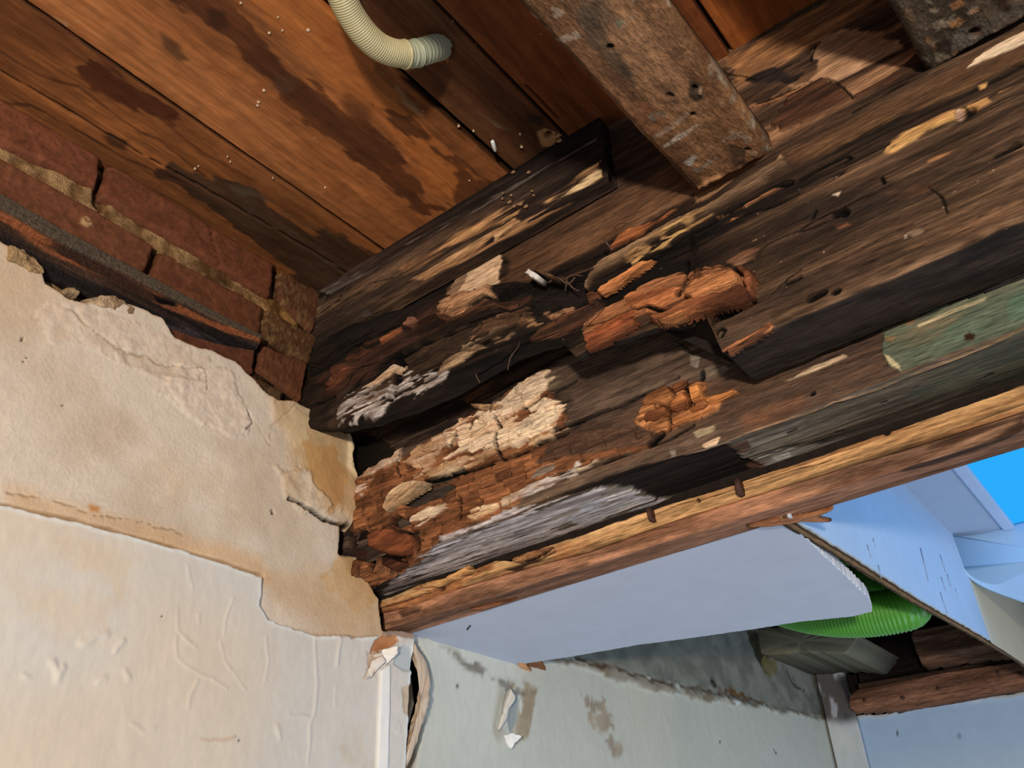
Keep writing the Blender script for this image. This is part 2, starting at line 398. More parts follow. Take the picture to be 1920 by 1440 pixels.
# ================================================================== SETTING
# ------------------------------------------------------------------ ceiling boards
ZC = 1.0
ceiling = structure('ceiling', (-0.4, 0.3, ZC))
cz = C_z(ZC)
CE_FEATS = [
    patch('300,-60 380,-10 470,55 545,125 600,165 640,205 690,225 760,320 800,365 870,388 900,400 790,405 700,330 630,262 560,215 470,120 395,50 300,0',
          (112, 60, 36), (84, 46, 32), r=.03, s=.003, a=.85),
    patch('480,-60 650,40 705,140 780,215 850,295 905,335 900,368 850,372 790,315 735,240 640,175 540,85 440,-30', (214, 128, 62), (196, 112, 54), r=.025, s=.003, a=.9),
    patch('700,195 770,215 850,300 900,345 960,335 930,385 870,392 845,310 780,265', (110, 62, 40), (86, 50, 36), r=.03, s=.003, a=.85),
    patch('135,135 185,118 240,150 330,195 400,260 300,225 230,190 170,172', (104, 52, 30), (90, 44, 28), r=.02, s=.002, a=.9),
    patch('-80,-40 60,20 150,70 120,110 0,60 -90,20', (110, 60, 36), (130, 74, 42), r=.02, s=.01, a=.7),
    patch('320,300 420,345 520,400 610,445 735,478 700,520 600,560 470,440 380,380 300,330', (74, 60, 54), (58, 44, 38), r=.03, s=.003, a=.85),
    patch('400,330 470,350 540,400 600,430 560,440 480,400', (120, 108, 104), (90, 78, 72), r=.012, s=.006, a=.5, gap=.5),
    patch('190,250 240,262 235,285 200,275', (60, 38, 28), r=.01, s=.006, a=.8),
    patch('700,120 730,140 780,190 800,225 765,200 720,160', (190, 160, 135), (130, 90, 64), r=.006, gap=.52, a=.8),
    patch('300,60 330,80 350,110 335,108 310,85', (70, 52, 44), r=.006, s=.004, a=.7),
    patch('385,15 420,20 430,50 405,60 390,45', (70, 40, 28), r=.006, s=.005, a=.8),
    patch('520,140 560,150 540,175 515,165', (104, 74, 60), r=.006, s=.005, a=.6),
    patch('95,5 130,40 125,48 85,12', (214, 170, 130), r=.004, gap=.45, a=.8),
    patch('640,150 700,200 690,240 650,215', (120, 70, 42), r=.01, s=.008, a=.7),
    patch('440,300 560,340 760,420 700,470 600,400 480,330', (186, 118, 70), (170, 104, 60), r=.02, s=.02, a=.5),
    patch('990,215 1020,222 1015,236 988,230', (60, 46, 40), r=.003, s=.003, a=.8),
    patch('1006,250 1022,242 1044,250 1046,264 1034,277 1016,277', (222, 165, 120), (200, 140, 98), r=.003, s=.0015),
    patch('880,200 930,230 1000,262 985,255 930,240', (150, 130, 118), (110, 80, 62), r=.004, gap=.5, a=.6),
    dict(p='1029,253 1031,257', k='line', w=.0055, d=.03, j=0, vary=0, c=(14, 9, 6), m=.02),
    dict(p='822,96 829,100', k='line', w=.012, d=.04, j=0, vary=0, c=(24, 14, 10), m=.03),
    dict(p='985,156 1010,180 1050,225', k='line', w=.0016, d=.004, c=(60, 30, 18)),
    dict(p='-60,104 0,133 150,222 267,290 393,357 500,420 600,480 660,520', k='line', w=.0022, d=.01, j=.002, c=(40, 22, 14)),
    dict(p='-80,60 0,98 70,140 150,165 260,245 300,262 380,330', k='line', w=.004, d=.001, j=.006, c=(92, 50, 30), a=.7),
    dict(p='75,35 160,80 240,150 300,215 380,290 480,340', k='line', w=.006, d=.0, j=.008, c=(104, 56, 32), a=.7),
    dict(p='-40,180 60,200 150,250 240,300 360,350', k='line', w=.004, d=.001, j=.006, c=(84, 46, 30), a=.7),
]
def ceil_feats(x0, x1):
    return CE_FEATS
ydens = dense((-.9, .02, .03), (.02, .86, .0022), (.86, .90, .01))
boards = [(-1.10, -.8385, (150, 90, 50), (186, 112, 60), (206, 126, 70), .0, 3),
          (-.8335, -.5625, (176, 104, 58), (200, 122, 70), (214, 134, 80), .001, 11),
          (-.5555, -.4525, (92, 58, 42), (124, 78, 52), (150, 96, 62), -.002, 23),
          (-.4495, -.196, (124, 68, 40), (160, 88, 48), (178, 100, 56), .002, 31),
          (-.1925, .12, (190, 100, 44), (212, 118, 52), (226, 132, 60), -.001, 47),
          (.123, .42, (140, 80, 46), (170, 98, 54), (186, 110, 60), 0, 53)]
for i, (x0, x1, a, b, c, dz, sd) in enumerate(boards):
    vis = x1 > -1.2 and x0 < .05
    U = dense((x0, x0 + .004, .001), (x0 + .004, x1 - .004, .0028 if vis else .03), (x1 - .004, x1, .001))
    def fld(u, v, a=a, b=b, c=c, sd=sd, x0=x0, x1=x1, dz=dz):
        h, col = wood_field(v, u, (a, b, c), 2.2, 26, sd, 0.0, .0012, amt=.55)
        ed = 1 - ss(0, .003, np.minimum(u - x0, x1 - u)); h = h + dz - .004 * ed
        fz = ss(.45, .75, fbm(u * 60, v * 60, sd + 5, 4)); h = h + .0006 * fz
        col = col * (1 - .12 * fz)[..., None]
        # dust, droppings and plaster specks
        col = col * (1 - .75 * ed)[..., None]
        sp = (vn(u * 150, v * 150, sd + 9) > .985) & (vn(u * 9, v * 9, sd + 4) > .5)
        col = mix(col, lin((214, 180, 150)) + 0 * col, sp * .7)
        return h, col
    relief('plank', WY, P_z(ZC), U, (ydens + .9) / 1.8, -.9, .9, fld, CE_FEATS, cz, (30, 9), ceiling, back=.02, seed=100)
box('ceiling_light_stop', mat_surface('dark_void', 0.9, color=(30, 22, 18)), (-1.5, -.9, ZC + .022), (.6, 3.3, ZC + .06), ceiling)  # unseen dark slab added above the boards to block stray light

# ------------------------------------------------------------------ left wall: bricks, mortar, plaster, paint
wall = structure('wall_left', (-1.0, .3, 0))
XW = -1.0; cx = C_x(XW)
DARK = mat_surface('dark_void', 0.9)
box('wall_light_stop', DARK, (-1.25, -1.0, -.9), (-1.02, 3.4, 1.02), wall)  # unseen dark slab added behind the wall to stop light leaking in

def f_mortar(u, v):
    n = fbm(u * 60, v * 60, 5, 5); m = fbm(u * 12, v * 12, 8, 3)
    col = mix(lin((150, 122, 88)) + 0 * u[..., None], lin((206, 178, 136)), ss(.3, .7, n))
    col = mix(col, lin((92, 66, 46)) + 0 * col, ss(.5, .7, m) * .8)
    return .010 * (n - .5) + .004 * (m - .5), col
relief('mortar', MO, P_x(-1.008), dense((.02, 1.0, .0030)), np.linspace(0, 1, 150), .62, .985, f_mortar, [
    patch('180,330 200,310 215,330 205,395 185,400', (150, 118, 82), dh=-.004, r=.004),
    dict(p='186,322 190,380', k='line', w=.010, d=.016, c=(28, 20, 16)),
    dict(p='292,470 280,502', k='line', w=.010, d=.018, c=(22, 16, 12)),
    dict(p='517,500 516,552', k='line', w=.008, d=.016, c=(20, 14, 12)),
    patch('490,560 520,560 560,600 580,640 545,625 510,600', (186, 150, 100), (130, 100, 66), dh=.006, r=.006, hr=.006),
    patch('560,560 600,560 590,760 560,740', (58, 44, 34), (42, 32, 26), r=.01, s=.008),
    patch('440,640 600,640 600,790 540,790 470,720', (74, 58, 42), (46, 36, 28), r=.008, s=.008),
], cx, (30, 30), wall, back=.01)

BQ = [  # TL, TR, BR, BL in photograph pixels on the wall plane
    '-330,-40 -80,138 -92,222 -350,50', '-64,150 183,297 178,350 -66,232', '206,312 512,497 505,556 193,368', '525,513 602,550 584,622 523,560',
    '-300,80 -84,250 -84,330 -300,180', '-66,262 287,462 264,520 -66,340', '302,476 489,577 482,632 286,520', '500,584 592,632 576,682 494,628',
    '292,585 477,648 471,700 296,640', '493,650 573,682 561,750 485,692', '452,698 530,736 520,768 446,722']
BC = [(150, 88, 60), (158, 92, 64), (150, 88, 62), (124, 80, 58), (150, 88, 60), (150, 92, 66), (140, 84, 58), (120, 84, 58), (132, 78, 58), (136, 84, 60), (112, 84, 64)]
for i, q in enumerate(BQ):
    A_, B_, C_, D_ = [np.array(cx(p)) for p in pts(q)]
    ce_ = (A_ + B_ + C_ + D_) / 4; A_, B_, C_, D_ = [p + (p - ce_) * np.array([.02, .10]) for p in (A_, B_, C_, D_)]
    def plc(s, t, h, A_=A_, B_=B_, C_=C_, D_=D_, sd=i):
        s_ = s[..., None]; t_ = t[..., None]
        p = (D_ * (1 - s_) + C_ * s_) * (1 - t_) + (A_ * (1 - s_) + B_ * s_) * t_
        w = .004 * (fbm(s * 4 + sd * 7, t * 3, 60 + sd, 3) - .5)
        return np.stack([XW + h, p[..., 0] + w, p[..., 1] + w], -1)
    def fb_(s, t, sd=i, c=BC[i]):
        L_ = .30; H_ = .075
        e = np.minimum(np.minimum(s, 1 - s) * L_, np.minimum(t, 1 - t) * H_) + .004 * (fbm(s * 12, t * 5, 70 + sd, 3) - .5)
        n = fbm(s * 14 + sd * 3, t * 5, 80 + sd, 4); n2 = fbm(s * 60, t * 20, 90 + sd, 4)
        h = .004 - .009 * (1 - ss(0, .005, e)) + .003 * (n - .5) + .0012 * (n2 - .5)
        cc = lin(c); col = mix(cc * .72 + 0 * s[..., None], cc * 1.15, n)
        col = mix(col, lin((86, 66, 52)) + 0 * col, ss(.55, .7, n2) * .35)
        if sd in (5,):
            m = np.clip(1 - np.hypot((s - .62) / .035, (t - .55) / .16), 0, 1) * ss(.35, .55, fbm(s * 50, t * 16, 3, 3)); col = mix(col, lin((224, 190, 140)) + 0 * col, ss(0, .2, m)); h = h + .002 * ss(0, .3, m)
        if sd == 2:   # broken across near its right third
            d = np.abs((s - .60) + .12 * (t - .5) + .03 * (fbm(t * 6, s * 2, 4, 3) - .5)); m = np.clip(1 - d / .006, 0, 1); h = h - .006 * m; col = col * (1 - .7 * m)[..., None]
        if sd in (7, 3): col = mix(col, lin((150, 122, 84)) + 0 * col, ss(.5, .62, fbm(s * 16, t * 7, 55, 4)) * .7)
        return h, col
    relief('brick', BR, plc, np.linspace(0, 1, 70), np.linspace(0, 1, 26), 0, 1, fb_, [], lambda p: p, (1, 1), wall, back=.03)

# length of timber built into the brickwork, charred below a smooth grey arris
XS = -.984; cxs = C_x(XS)
st_t = edge('-330,120 -100,298 0,366 100,424 200,478 330,548 420,596 492,632', cxs); st_b = edge('-330,262 -100,400 0,458 82,504 150,536 244,578 300,600 360,622 420,640 486,652', cxs)
def f_strip(u, v):
    t = (v - st_b(u)) / (st_t(u) - st_b(u) + 1e-6) + .10 * (fbm(u * 14, v * 30, 271, 3) - .5)
    h, col = wood_field(u, v, [(58, 46, 44), (96, 70, 54), (128, 92, 68)], 3, 60, 272, .006, .003, fw=.04)
    o = ss(.38, .46, t) * (1 - ss(.68, .74, t)); col = mix(col, mix(lin((186, 104, 52)) + 0 * col, lin((96, 62, 44)), ss(.42, .6, fbm(u * 9, v * 60, 273, 4))), o * .85)
    g = ss(.70, .76, t); col = mix(col, lin((116, 102, 86)) + 0 * col, g); h = h * (1 - g) + .004 * g - .006 * (1 - g) * ss(.5, .0, t)
    b = ss(.36, .1, t); col = mix(col, mix(lin((52, 46, 50)) + 0 * col, lin((90, 80, 84)), ss(.5, .66, fbm(u * 8, v * 90, 274, 4))), b * .9)
    return h, col
relief('timber_strip', WX, P_x(XS), dense((-.05, .16, .01), (.16, cxs((488, 640))[0], .0022)), np.linspace(0, 1, 60), st_b, st_t, f_strip, [
    patch('290,552 330,566 336,574 300,566', (26, 20, 18), r=.002, dh=-.005)], cxs, (8, 60), wall, back=.03)

# plaster: upper coat with its broken edge
PLA = pts('-900,-560 -400,150 -120,370 0,462 38,474 60,500 74,512 80,538 105,553 128,570 150,572 180,556 212,565 246,578 300,604 322,638 350,650 392,662 431,679 464,713 488,735 509,752 537,754 560,762 587,774 606,800 616,810 645,814 653,832 651,860 653,884 660,905 663,922 656,942 661,973 649,993 628,986 629,1012 627,1041 655,1042 682,1046 684,1094 704,1125 708,1182 760,1192 750,1500 740,1900 -900,2600')
PLU = [cx(p) for p in PLA]
def pl_cut(u, v):
    return poly_sd(u, v, PLU) + .008 * (fbm(u * 45, v * 45, 201, 4) - .5) + .0042
def f_plaster(u, v):
    sd = poly_sd(u, v, PLU) + .008 * (fbm(u * 45, v * 45, 201, 4) - .5)
    n = fbm(u * 7, v * 7, 210, 4); n2 = fbm(u * 50, v * 50, 211, 4); n3 = fbm(u * 3, v * 3, 213, 3)
    h = .020 * ss(-.004, .006, sd) + .004 * (n - .5) + .0012 * (n2 - .5) + .005 * (n3 - .5) * ss(0, .05, sd)
    h = h + .003 * (fbm(u * 28, v * 28, 215, 4) - .5) * (1 - ss(.01, .06, sd))
    c = mix(lin((206, 188, 166)) + 0 * u[..., None], lin((220, 206, 188)), ss(.35, .65, n))
    c = mix(c, lin((206, 174, 138)) + 0 * c, ss(.52, .7, n3) * .6)
    c = mix(c, lin((196, 166, 128)) + 0 * c, (1 - ss(0, .012, sd)) * .8)
    return h, c
PL_FEATS = [
    # rough stippled patches
    patch('60,590 130,570 300,640 380,680 330,760 250,700 150,660 60,640', (222, 204, 184), (210, 190, 168), dh=.001, hr=.0035, r=.010, fr=(60, 60), a=.8),
    patch('330,690 420,700 440,760 462,800 440,830 360,800 280,740', (216, 200, 182), (228, 210, 190), dh=.002, hr=.0035, r=.008, fr=(60, 60), a=.85),
    patch('200,660 330,690 372,705 376,728 330,720 230,690', (206, 188, 166), dh=-.003, r=.006, s=.004, a=.6),
    # brown damp bloom by the beam end
    patch('508,760 540,756 590,780 648,820 652,900 662,960 640,970 600,940 560,900 520,860 500,800', (206, 170, 120), (222, 196, 152), r=.03, s=.018, a=.75, dh=.004),
    patch('560,840 620,850 648,900 645,960 600,950 575,900', (196, 146, 88), (210, 164, 104), r=.03, s=.003, a=.7),
    patch('505,880 560,880 590,930 620,960 560,965 520,940', (226, 208, 184), (200, 176, 144), r=.012, s=.004, a=.8, dh=.004, hr=.007, fr=(34, 34)),
    patch('640,812 660,860 656,900 640,880', (236, 214, 180), r=.004, dh=.006, s=.004, a=.8),
    patch('590,1040 680,1045 688,1100 700,1150 640,1120 600,1080', (214, 178, 128), (196, 154, 100), r=.03, s=.003, a=.8),
    patch('480,1080 600,1060 700,1140 700,1190 560,1160 500,1140', (214, 182, 142), (200, 166, 124), r=.02, s=.02, a=.6),
    patch('0,925 150,955 330,1005 480,1050 500,1100 400,1080 200,1020 0,965', (220, 182, 140), (206, 168, 126), r=.01, s=.012, a=.7),
    # cracks and hollows
    dict(p='110,590 200,660 300,690 370,700 376,735', k='line', w=.0018, d=.003, c=(150, 124, 96), a=.6, j=.01),
    dict(p='540,760 500,805 498,840 460,790 440,760', k='line', w=.0012, d=.002, c=(170, 140, 104), a=.5, j=.008),
    dict(p='455,780 461,800 450,812', k='line', w=.002, d=.004, c=(120, 100, 80), a=.8, j=.003),
    dict(p='0,930 50,938 160,970 260,985 330,1010', k='line', w=.0012, d=.002, c=(140, 112, 84), a=.7, j=.004),
    dict(p='500,962 501,968', k='line', w=.004, d=.008, c=(40, 32, 26), m=.02),
    dict(p='530,938 545,946 560,955', k='line', w=.005, d=.012, c=(34, 28, 24), j=.004, m=.02),
    dict(p='560,956 590,972 620,985 645,992', k='line', w=.006, d=.014, c=(36, 30, 26), j=.006),
    dict(p='30,640 30,646', k='line', w=.002, d=.003, c=(60, 46, 34), m=.02),
    dict(p='33,690 40,680', k='line', w=.0012, d=.003, c=(60, 46, 34), m=.02),
    dict(p='105,768 108,770', k='line', w=.002, d=.003, c=(60, 46, 34), m=.02),
    dict(p='-80,948 0,958 130,986 250,1018 330,1040 478,1084', k='line', w=.006, d=.006, c=(164, 132, 98), a=.7, j=.002, vary=0),  # groove over the skim edge, its shade put into the colour
    patch('155,955 175,958 170,966 158,964', (200, 140, 84), r=.004, s=.004),
    patch('270,870 420,860 430,960 300,930', (232, 214, 190), (214, 190, 160), r=.03, s=.03, a=.5),
]
PUY = dense((-.8, .1, .04), (.1, 1.06, .0022)); PVZ = dense((-.6, .1, .03), (.1, .83, .0022), (.83, 1.0, .02))
PVT = (PVZ + .6) / 1.6
relief('plaster_coat', PL, P_x(-1.005), PUY, PVT, -.6, 1.0, f_plaster, PL_FEATS, cx, (18, 18), wall, cut=pl_cut, seed=300)

chunk('brick_fragment', BR, '82,548 104,552 134,572 140,590 128,602 110,580 92,566', C_x(-1.0), P_x(-.992), .006, (176, 112, 74), (140, 84, 56), wall, seed=281, rag=.004, gr=(30, 30))
chunk('mortar_fragment', MO, '96,548 128,545 142,556 140,566 112,560', C_x(-1.0), P_x(-.990), .007, (220, 200, 168), (180, 156, 124), wall, seed=282, rag=.004, gr=(40, 40))
chunk('mortar_fragment', MO, '0,466 34,478 70,512 76,528 40,520 0,500', C_x(-1.0), P_x(-.990), .010, (214, 190, 152), (170, 142, 106), wall, seed=283, rag=.006, gr=(40, 40), ridge=.006)
chunk('mortar_fragment', MO, '146,566 200,560 248,584 240,604 200,592 160,584', C_x(-1.0), P_x(-.990), .008, (232, 214, 188), (200, 176, 146), wall, seed=284, rag=.006, gr=(40, 40), ridge=.005)
chunk('mortar_fragment', MO, '452,712 486,722 520,742 516,758 486,744 460,726', C_x(-1.0), P_x(-.992), .006, (120, 98, 74), (90, 72, 54), wall, seed=285, rag=.004, gr=(40, 40), ridge=.004)

# lower painted skim, a few millimetres proud of the old plaster
PNA = pts('-900,700 -300,890 -80,944 0,958 60,974 130,988 200,1006 262,1022 330,1040 400,1062 476,1088 474,1120 470,1140 486,1166 510,1176 560,1190 572,1196 640,1194 660,1200 700,1196 716,1186 742,1188 762,1192 752,1300 742,1460 735,1900 -900,2600')
PNU = [cx(p) for p in PNA]
def pn_sd(u, v): return poly_sd(u, v, PNU) + .0035 * (fbm(u * 50, v * 50, 251, 4) - .5)
def f_paint(u, v):
    sd = pn_sd(u, v); n = fbm(u * 6, v * 4, 260, 4); n3 = fbm(u * 2.2, v * 2.2, 263, 3); n2 = fbm(u * 60, v * 30, 262, 4)
    h = .0075 * ss(-.001, .0018, sd) + .0035 * (n - .5) + .0008 * (n2 - .5) + .004 * (n3 - .5)
    c = mix(lin((214, 209, 201)) + 0 * u[..., None], lin((222, 218, 210)), n)
    c = mix(c, lin((226, 204, 176)) + 0 * c, ss(.5, .72, n3) * .55)
    c = mix(c, lin((236, 240, 238)) + 0 * c, (1 - ss(.002, .010, sd)) * .8)
    return h, c
rid = lambda p, w=.002, d=-.0022, **k: dict(p=p, k='line', w=w * 1.3, d=d * .5, j=.004, **k)
PN_FEATS = [
    patch('120,1030 230,1050 200,1110 130,1080', (222, 198, 168), r=.04, s=.03, a=.6),
    patch('40,1120 150,1130 180,1180 60,1190', (226, 204, 176), r=.04, s=.03, a=.5),
    rid('135,1215 160,1200 178,1198', .005, -.004), rid('195,1232 210,1212', .005, -.004), rid('75,1250 90,1275 100,1260', .006, -.005),
    rid('25,1272 33,1278', .004, -.003), rid('160,1285 175,1278', .004, -.003), rid('215,1265 222,1280', .004, -.003),
    rid('315,1150 312,1190 330,1208 345,1220'), rid('310,1200 310,1240 350,1270 395,1292 405,1300'), rid('395,1210 400,1250 435,1290 440,1295'),
    rid('480,1200 486,1240 478,1280 472,1295', .0025), rid('350,1278 335,1310 332,1335', .0022), rid('420,1130 405,1170 400,1200', .002),
    rid('575,1200 577,1280 570,1345 562,1360 558,1440', .0025, -.003), rid('520,1345 560,1350', .002), rid('230,1360 255,1378 270,1370', .003),
    rid('355,1390 400,1392 420,1385', .002, -.002, c=(196, 160, 126), a=.4), rid('500,1370 505,1390 503,1378', .005, -.003),
    rid('622,1205 615,1250', .004, -.004), rid('612,1290 610,1330', .0015), rid('330,1065 340,1110', .003, -.0015), rid('353,1160 356,1178', .004, -.002),
    dict(p='282,1160 283,1166', k='line', w=.0018, d=.001, c=(60, 50, 40), m=.02),
    dict(p='425,1392 427,1394', k='line', w=.0018, d=.001, c=(60, 50, 40), m=.02),
    # dirty peeled strip under the old plaster
    patch('486,1150 510,1148 560,1160 615,1165 640,1182 700,1190 640,1198 560,1190 500,1172', (206, 186, 172), (170, 140, 112), r=.006, s=.002, dh=-.003),
    patch('498,1150 512,1148 512,1168 498,1166', (120, 92, 72), r=.003), patch('586,1168 606,1166 608,1182 588,1184', (140, 108, 82), r=.003),
    patch('570,1190 630,1194 634,1200 575,1200', (214, 198, 184), r=.003, dh=.001),
    # scar at the outer corner: brown paper, peeled edges
    patch('678,1228 686,1205 700,1193 728,1195 733,1205 716,1222 700,1232', (198, 140, 96), (184, 126, 84), r=.003, s=.001, dh=-.004),
    patch('672,1230 690,1228 688,1270 676,1272', (214, 186, 158), (180, 140, 104), r=.004, a=.7, dh=-.002),
    patch('740,1215 756,1216 756,1262 738,1262 720,1250 728,1235', (186, 196, 200), r=.003, s=.001, dh=-.004, a=.8),  # shadow of the standing flake put into the colour
    patch('736,1292 752,1290 748,1350 738,1340', (206, 186, 156), (190, 160, 126), r=.004, a=.8, dh=-.002),
    # white corner bead and its screw
    patch('693,1262 712,1250 710,1340 706,1460 700,1900 672,1900 684,1460', (250, 248, 244), r=.0006, s=.0015, dh=.004),
    rid('724,1362 730,1360 734,1368 730,1378 722,1376 720,1368 724,1362', .0016, -.0016),
    patch('610,1390 660,1385 670,1440 615,1450', (214, 202, 184), (196, 182, 162), r=.02, s=.01, a=.6),
    patch('680,1160 760,1188 758,1200 690,1198', (150, 112, 80), (120, 88, 62), r=.004, s=.002, a=.8, dh=-.002),
]
relief('paint_skim', PT, P_x(-.9865), PUY, PVT, -.6, 1.0, f_paint, PN_FEATS, cx, (30, 30), wall, cut=lambda u, v: pn_sd(u, v) + .0008, seed=400)
# end of the wall (reveal towards the rear room)
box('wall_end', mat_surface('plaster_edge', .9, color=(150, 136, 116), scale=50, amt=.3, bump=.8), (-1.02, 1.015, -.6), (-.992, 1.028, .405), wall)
# peeled paper flakes standing off the corner
fk = C_x(-.975)
for poly, c1, c2, H, tl in [('690,1262 700,1236 716,1228 722,1240 704,1262 696,1272 684,1272', (250, 240, 228), (232, 214, 196), .002, (.1, .1)),
                            ('706,1228 722,1216 738,1212 738,1228 732,1240 724,1250 722,1238 712,1240', (250, 244, 236), (240, 230, 216), .002, (.5, .3))]:
    lump('paint_flake', PT, poly, fk, P_x(-.977), H, .3, c1, c2, wall, seed=5, n=30, rag=.0012, tilt=tl, back=.0)

# ------------------------------------------------------------------ rear room: the same wall carried on
rear = structure('wall_left_rear', (-1.0, 2.0, 0))
XR = -1.008; cxr = C_x(XR)
def f_rear(u, v):
    n = fbm(u * 5, v * 7, 500, 4); n3 = fbm(u * 1.6, v * 2.5, 503, 3); n2 = fbm(u * 50, v * 25, 502, 4)
    h = .003 * (n - .5) + .0008 * (n2 - .5)
    c = mix(lin((196, 200, 190)) + 0 * u[..., None], lin((208, 210, 200)), n)
    c = mix(c, lin((214, 212, 196)) + 0 * c, ss(.45, .7, n3) * .5)
    return h, c
RE_FEATS = [
    patch('1010,1215 1180,1262 1290,1290 1400,1318 1560,1350 1640,1340 1640,500 1000,500', (138, 140, 132), (116, 118, 112), r=.012, s=.003, dh=-.006, hr=.006),
    patch('1180,1180 1330,1170 1300,1290 1240,1262', (112, 116, 108), (134, 136, 126), r=.05, s=.03, a=.7),
    patch('1400,1180 1445,1180 1450,1230 1430,1250 1410,1210', (50, 48, 36), (78, 72, 50), r=.02, s=.006),
    patch('1432,1235 1460,1232 1462,1255 1445,1268 1434,1250', (120, 112, 66), (96, 86, 52), r=.03, s=.003, a=.8),
    patch('1010,1232 1100,1238 1200,1272 1330,1305 1430,1325 1548,1345 1440,1328 1330,1314 1230,1296 1120,1262', (160, 154, 140), (140, 126, 106), r=.012, s=.003, dh=.004, hr=.006),
    dict(p='1080,1236 1170,1256 1240,1280 1320,1290 1400,1310 1430,1318', k='line', w=.005, d=.006, c=(96, 76, 56), j=.01, a=.9),
    patch('1320,1280 1345,1284 1400,1298 1435,1316 1400,1312 1340,1296', (110, 82, 50), (70, 60, 40), r=.014, s=.003, gap=.42),
    patch('1370,1312 1392,1314 1392,1320 1372,1318', (232, 238, 238), r=.002),
    dict(p='1478,1262 1492,1285 1515,1298', k='line', w=.007, d=0, c=(60, 64, 52), j=.012),
    dict(p='1338,1274 1345,1284', k='line', w=.012, d=0, c=(54, 58, 40), j=.008),
    patch('1098,1310 1130,1312 1165,1400 1150,1425 1128,1400 1105,1350', (176, 156, 134), (150, 132, 112), r=.03, s=.004, gap=.5, a=.8),  # shadow on the wall painted in as a broken darker patch
    patch('955,1275 1010,1290 1000,1330 988,1380 962,1395 965,1340', (176, 160, 134), (158, 140, 112), r=.012, s=.004, gap=.36, a=.9),
    patch('960,1292 978,1310 972,1345 958,1372 952,1350 958,1318', (158, 166, 166), r=.004, s=.001, dh=-.003),  # shadow of the hanging flake put into the wall colour
    patch('790,1195 850,1222 960,1280 1010,1300 960,1296 860,1240', (120, 112, 98), (90, 84, 72), r=.014, s=.006, gap=.46, a=.8),
    patch('764,1195 782,1205 800,1238 806,1275 800,1330 782,1400 768,1500 752,1500 760,1350 758,1240', (150, 136, 112), (120, 98, 74), r=.006, s=.003, dh=-.006),
    dict(p='766,1200 764,1290 766,1340 758,1440', k='line', w=.010, d=.02, c=(52, 44, 38), j=.008),
    dict(p='855,1283 858,1286', k='line', w=.004, d=.002, c=(70, 70, 64), m=.02), dict(p='882,1312 884,1314', k='line', w=.003, d=.002, c=(70, 70, 64), m=.02),
    patch('1560,1340 1640,1360 1640,1600 1560,1600', (196, 200, 198), r=.006, s=.01, a=.5),
    dict(p='1350,1391 1352,1393', k='line', w=.004, d=.002, c=(50, 50, 46), m=.02), dict(p='1452,1408 1455,1412', k='line', w=.006, d=.002, c=(90, 94, 90), m=.02),
    patch('1540,1225 1560,1228 1580,1345 1556,1345', (110, 104, 92), (76, 72, 66), r=.02, s=.01),
]
relief('render_coat', PT, P_x(XR), dense((1.02, 1.5, .0035), (1.5, 3.04, .0065)), dense((0, .42, .02), (.42, 1.0, .0042)), -.6, 1.0, f_rear, RE_FEATS, cxr, (14, 20), rear, back=.012, seed=520)
# strip of paint curling away beside the corner, and a hanging flake
fr_ = C_x(-.985)
lump('paint_curl', PT, '772,1196 784,1214 800,1240 807,1272 804,1310 794,1350 778,1396 764,1440 752,1440 764,1398 780,1350 790,1310 794,1276 788,1250 774,1222', fr_, P_x(-.99), .010, .35,
     (206, 178, 150), (226, 210, 190), rear, seed=8, n=70, rag=.0012)
lump('paint_flake', PT, '947,1378 958,1374 973,1382 965,1392 960,1406 954,1396', fr_, P_x(-.985), .002, .3, (246, 246, 242), (232, 232, 226), rear, seed=9, n=24, rag=.001, tilt=(.3, .2))
lump('paint_flake', PT, '960,1290 968,1302 966,1316 960,1322 956,1350 948,1370 944,1366 950,1340 955,1310', fr_, P_x(-.995), .004, .3, (222, 218, 206), (206, 200, 186), rear, seed=19, n=30, rag=.001, tilt=(.2, .1))

# far wall of the rear room: drywall below, open timber framing above
far = structure('wall_far', (-.5, 3.0, 0))
cf = C_y(3.0)
def f_dry(u, v):
    n = fbm(u * 3, v * 3, 600, 3); n2 = fbm(u * 120, v * 120, 601, 3)
    te = edge('1590,1345 1615,1342 1660,1338 1700,1328 1740,1318 1780,1315 1850,1306 1920,1298 2100,1275', cf)(u) + .006 * (fbm(u * 60, u * 0, 605, 4) - .5)
    h = .001 * n + 0 * u; c = mix(lin((164, 192, 224)) + 0 * u[..., None], lin((190, 206, 222)), ss(.45, .20, v))
    c = mix(c, lin((226, 232, 236)) + 0 * c, 1 - ss(.0, .012, te - v))
    return h + .004 * (1 - ss(0, .01, te - v)), c
tedge = lambda u: edge('1590,1345 1615,1342 1660,1338 1700,1328 1740,1318 1780,1315 1850,1306 1920,1298 2100,1275', cf)(u) + .010 * (fbm(u * 40, u * 0, 605, 4) - .5)
relief('drywall_sheet', BD, P_y(3.0), dense((-.905, .6, .006)), np.linspace(0, 1, 90), -.6, tedge, f_dry, [
    dict(p='1681,1372 1683,1378', k='line', w=.006, d=.004, c=(40, 50, 60), m=.03), dict(p='1800,1382 1803,1384', k='line', w=.007, d=.002, c=(120, 140, 160), m=.03)], cf, (10, 10), far, back=.02)
box('wall_light_stop', DARK, (-1.3, 3.12, -.9), (.7, 3.3, 1.05), far)  # another added dark slab, keeps light out behind the far wall
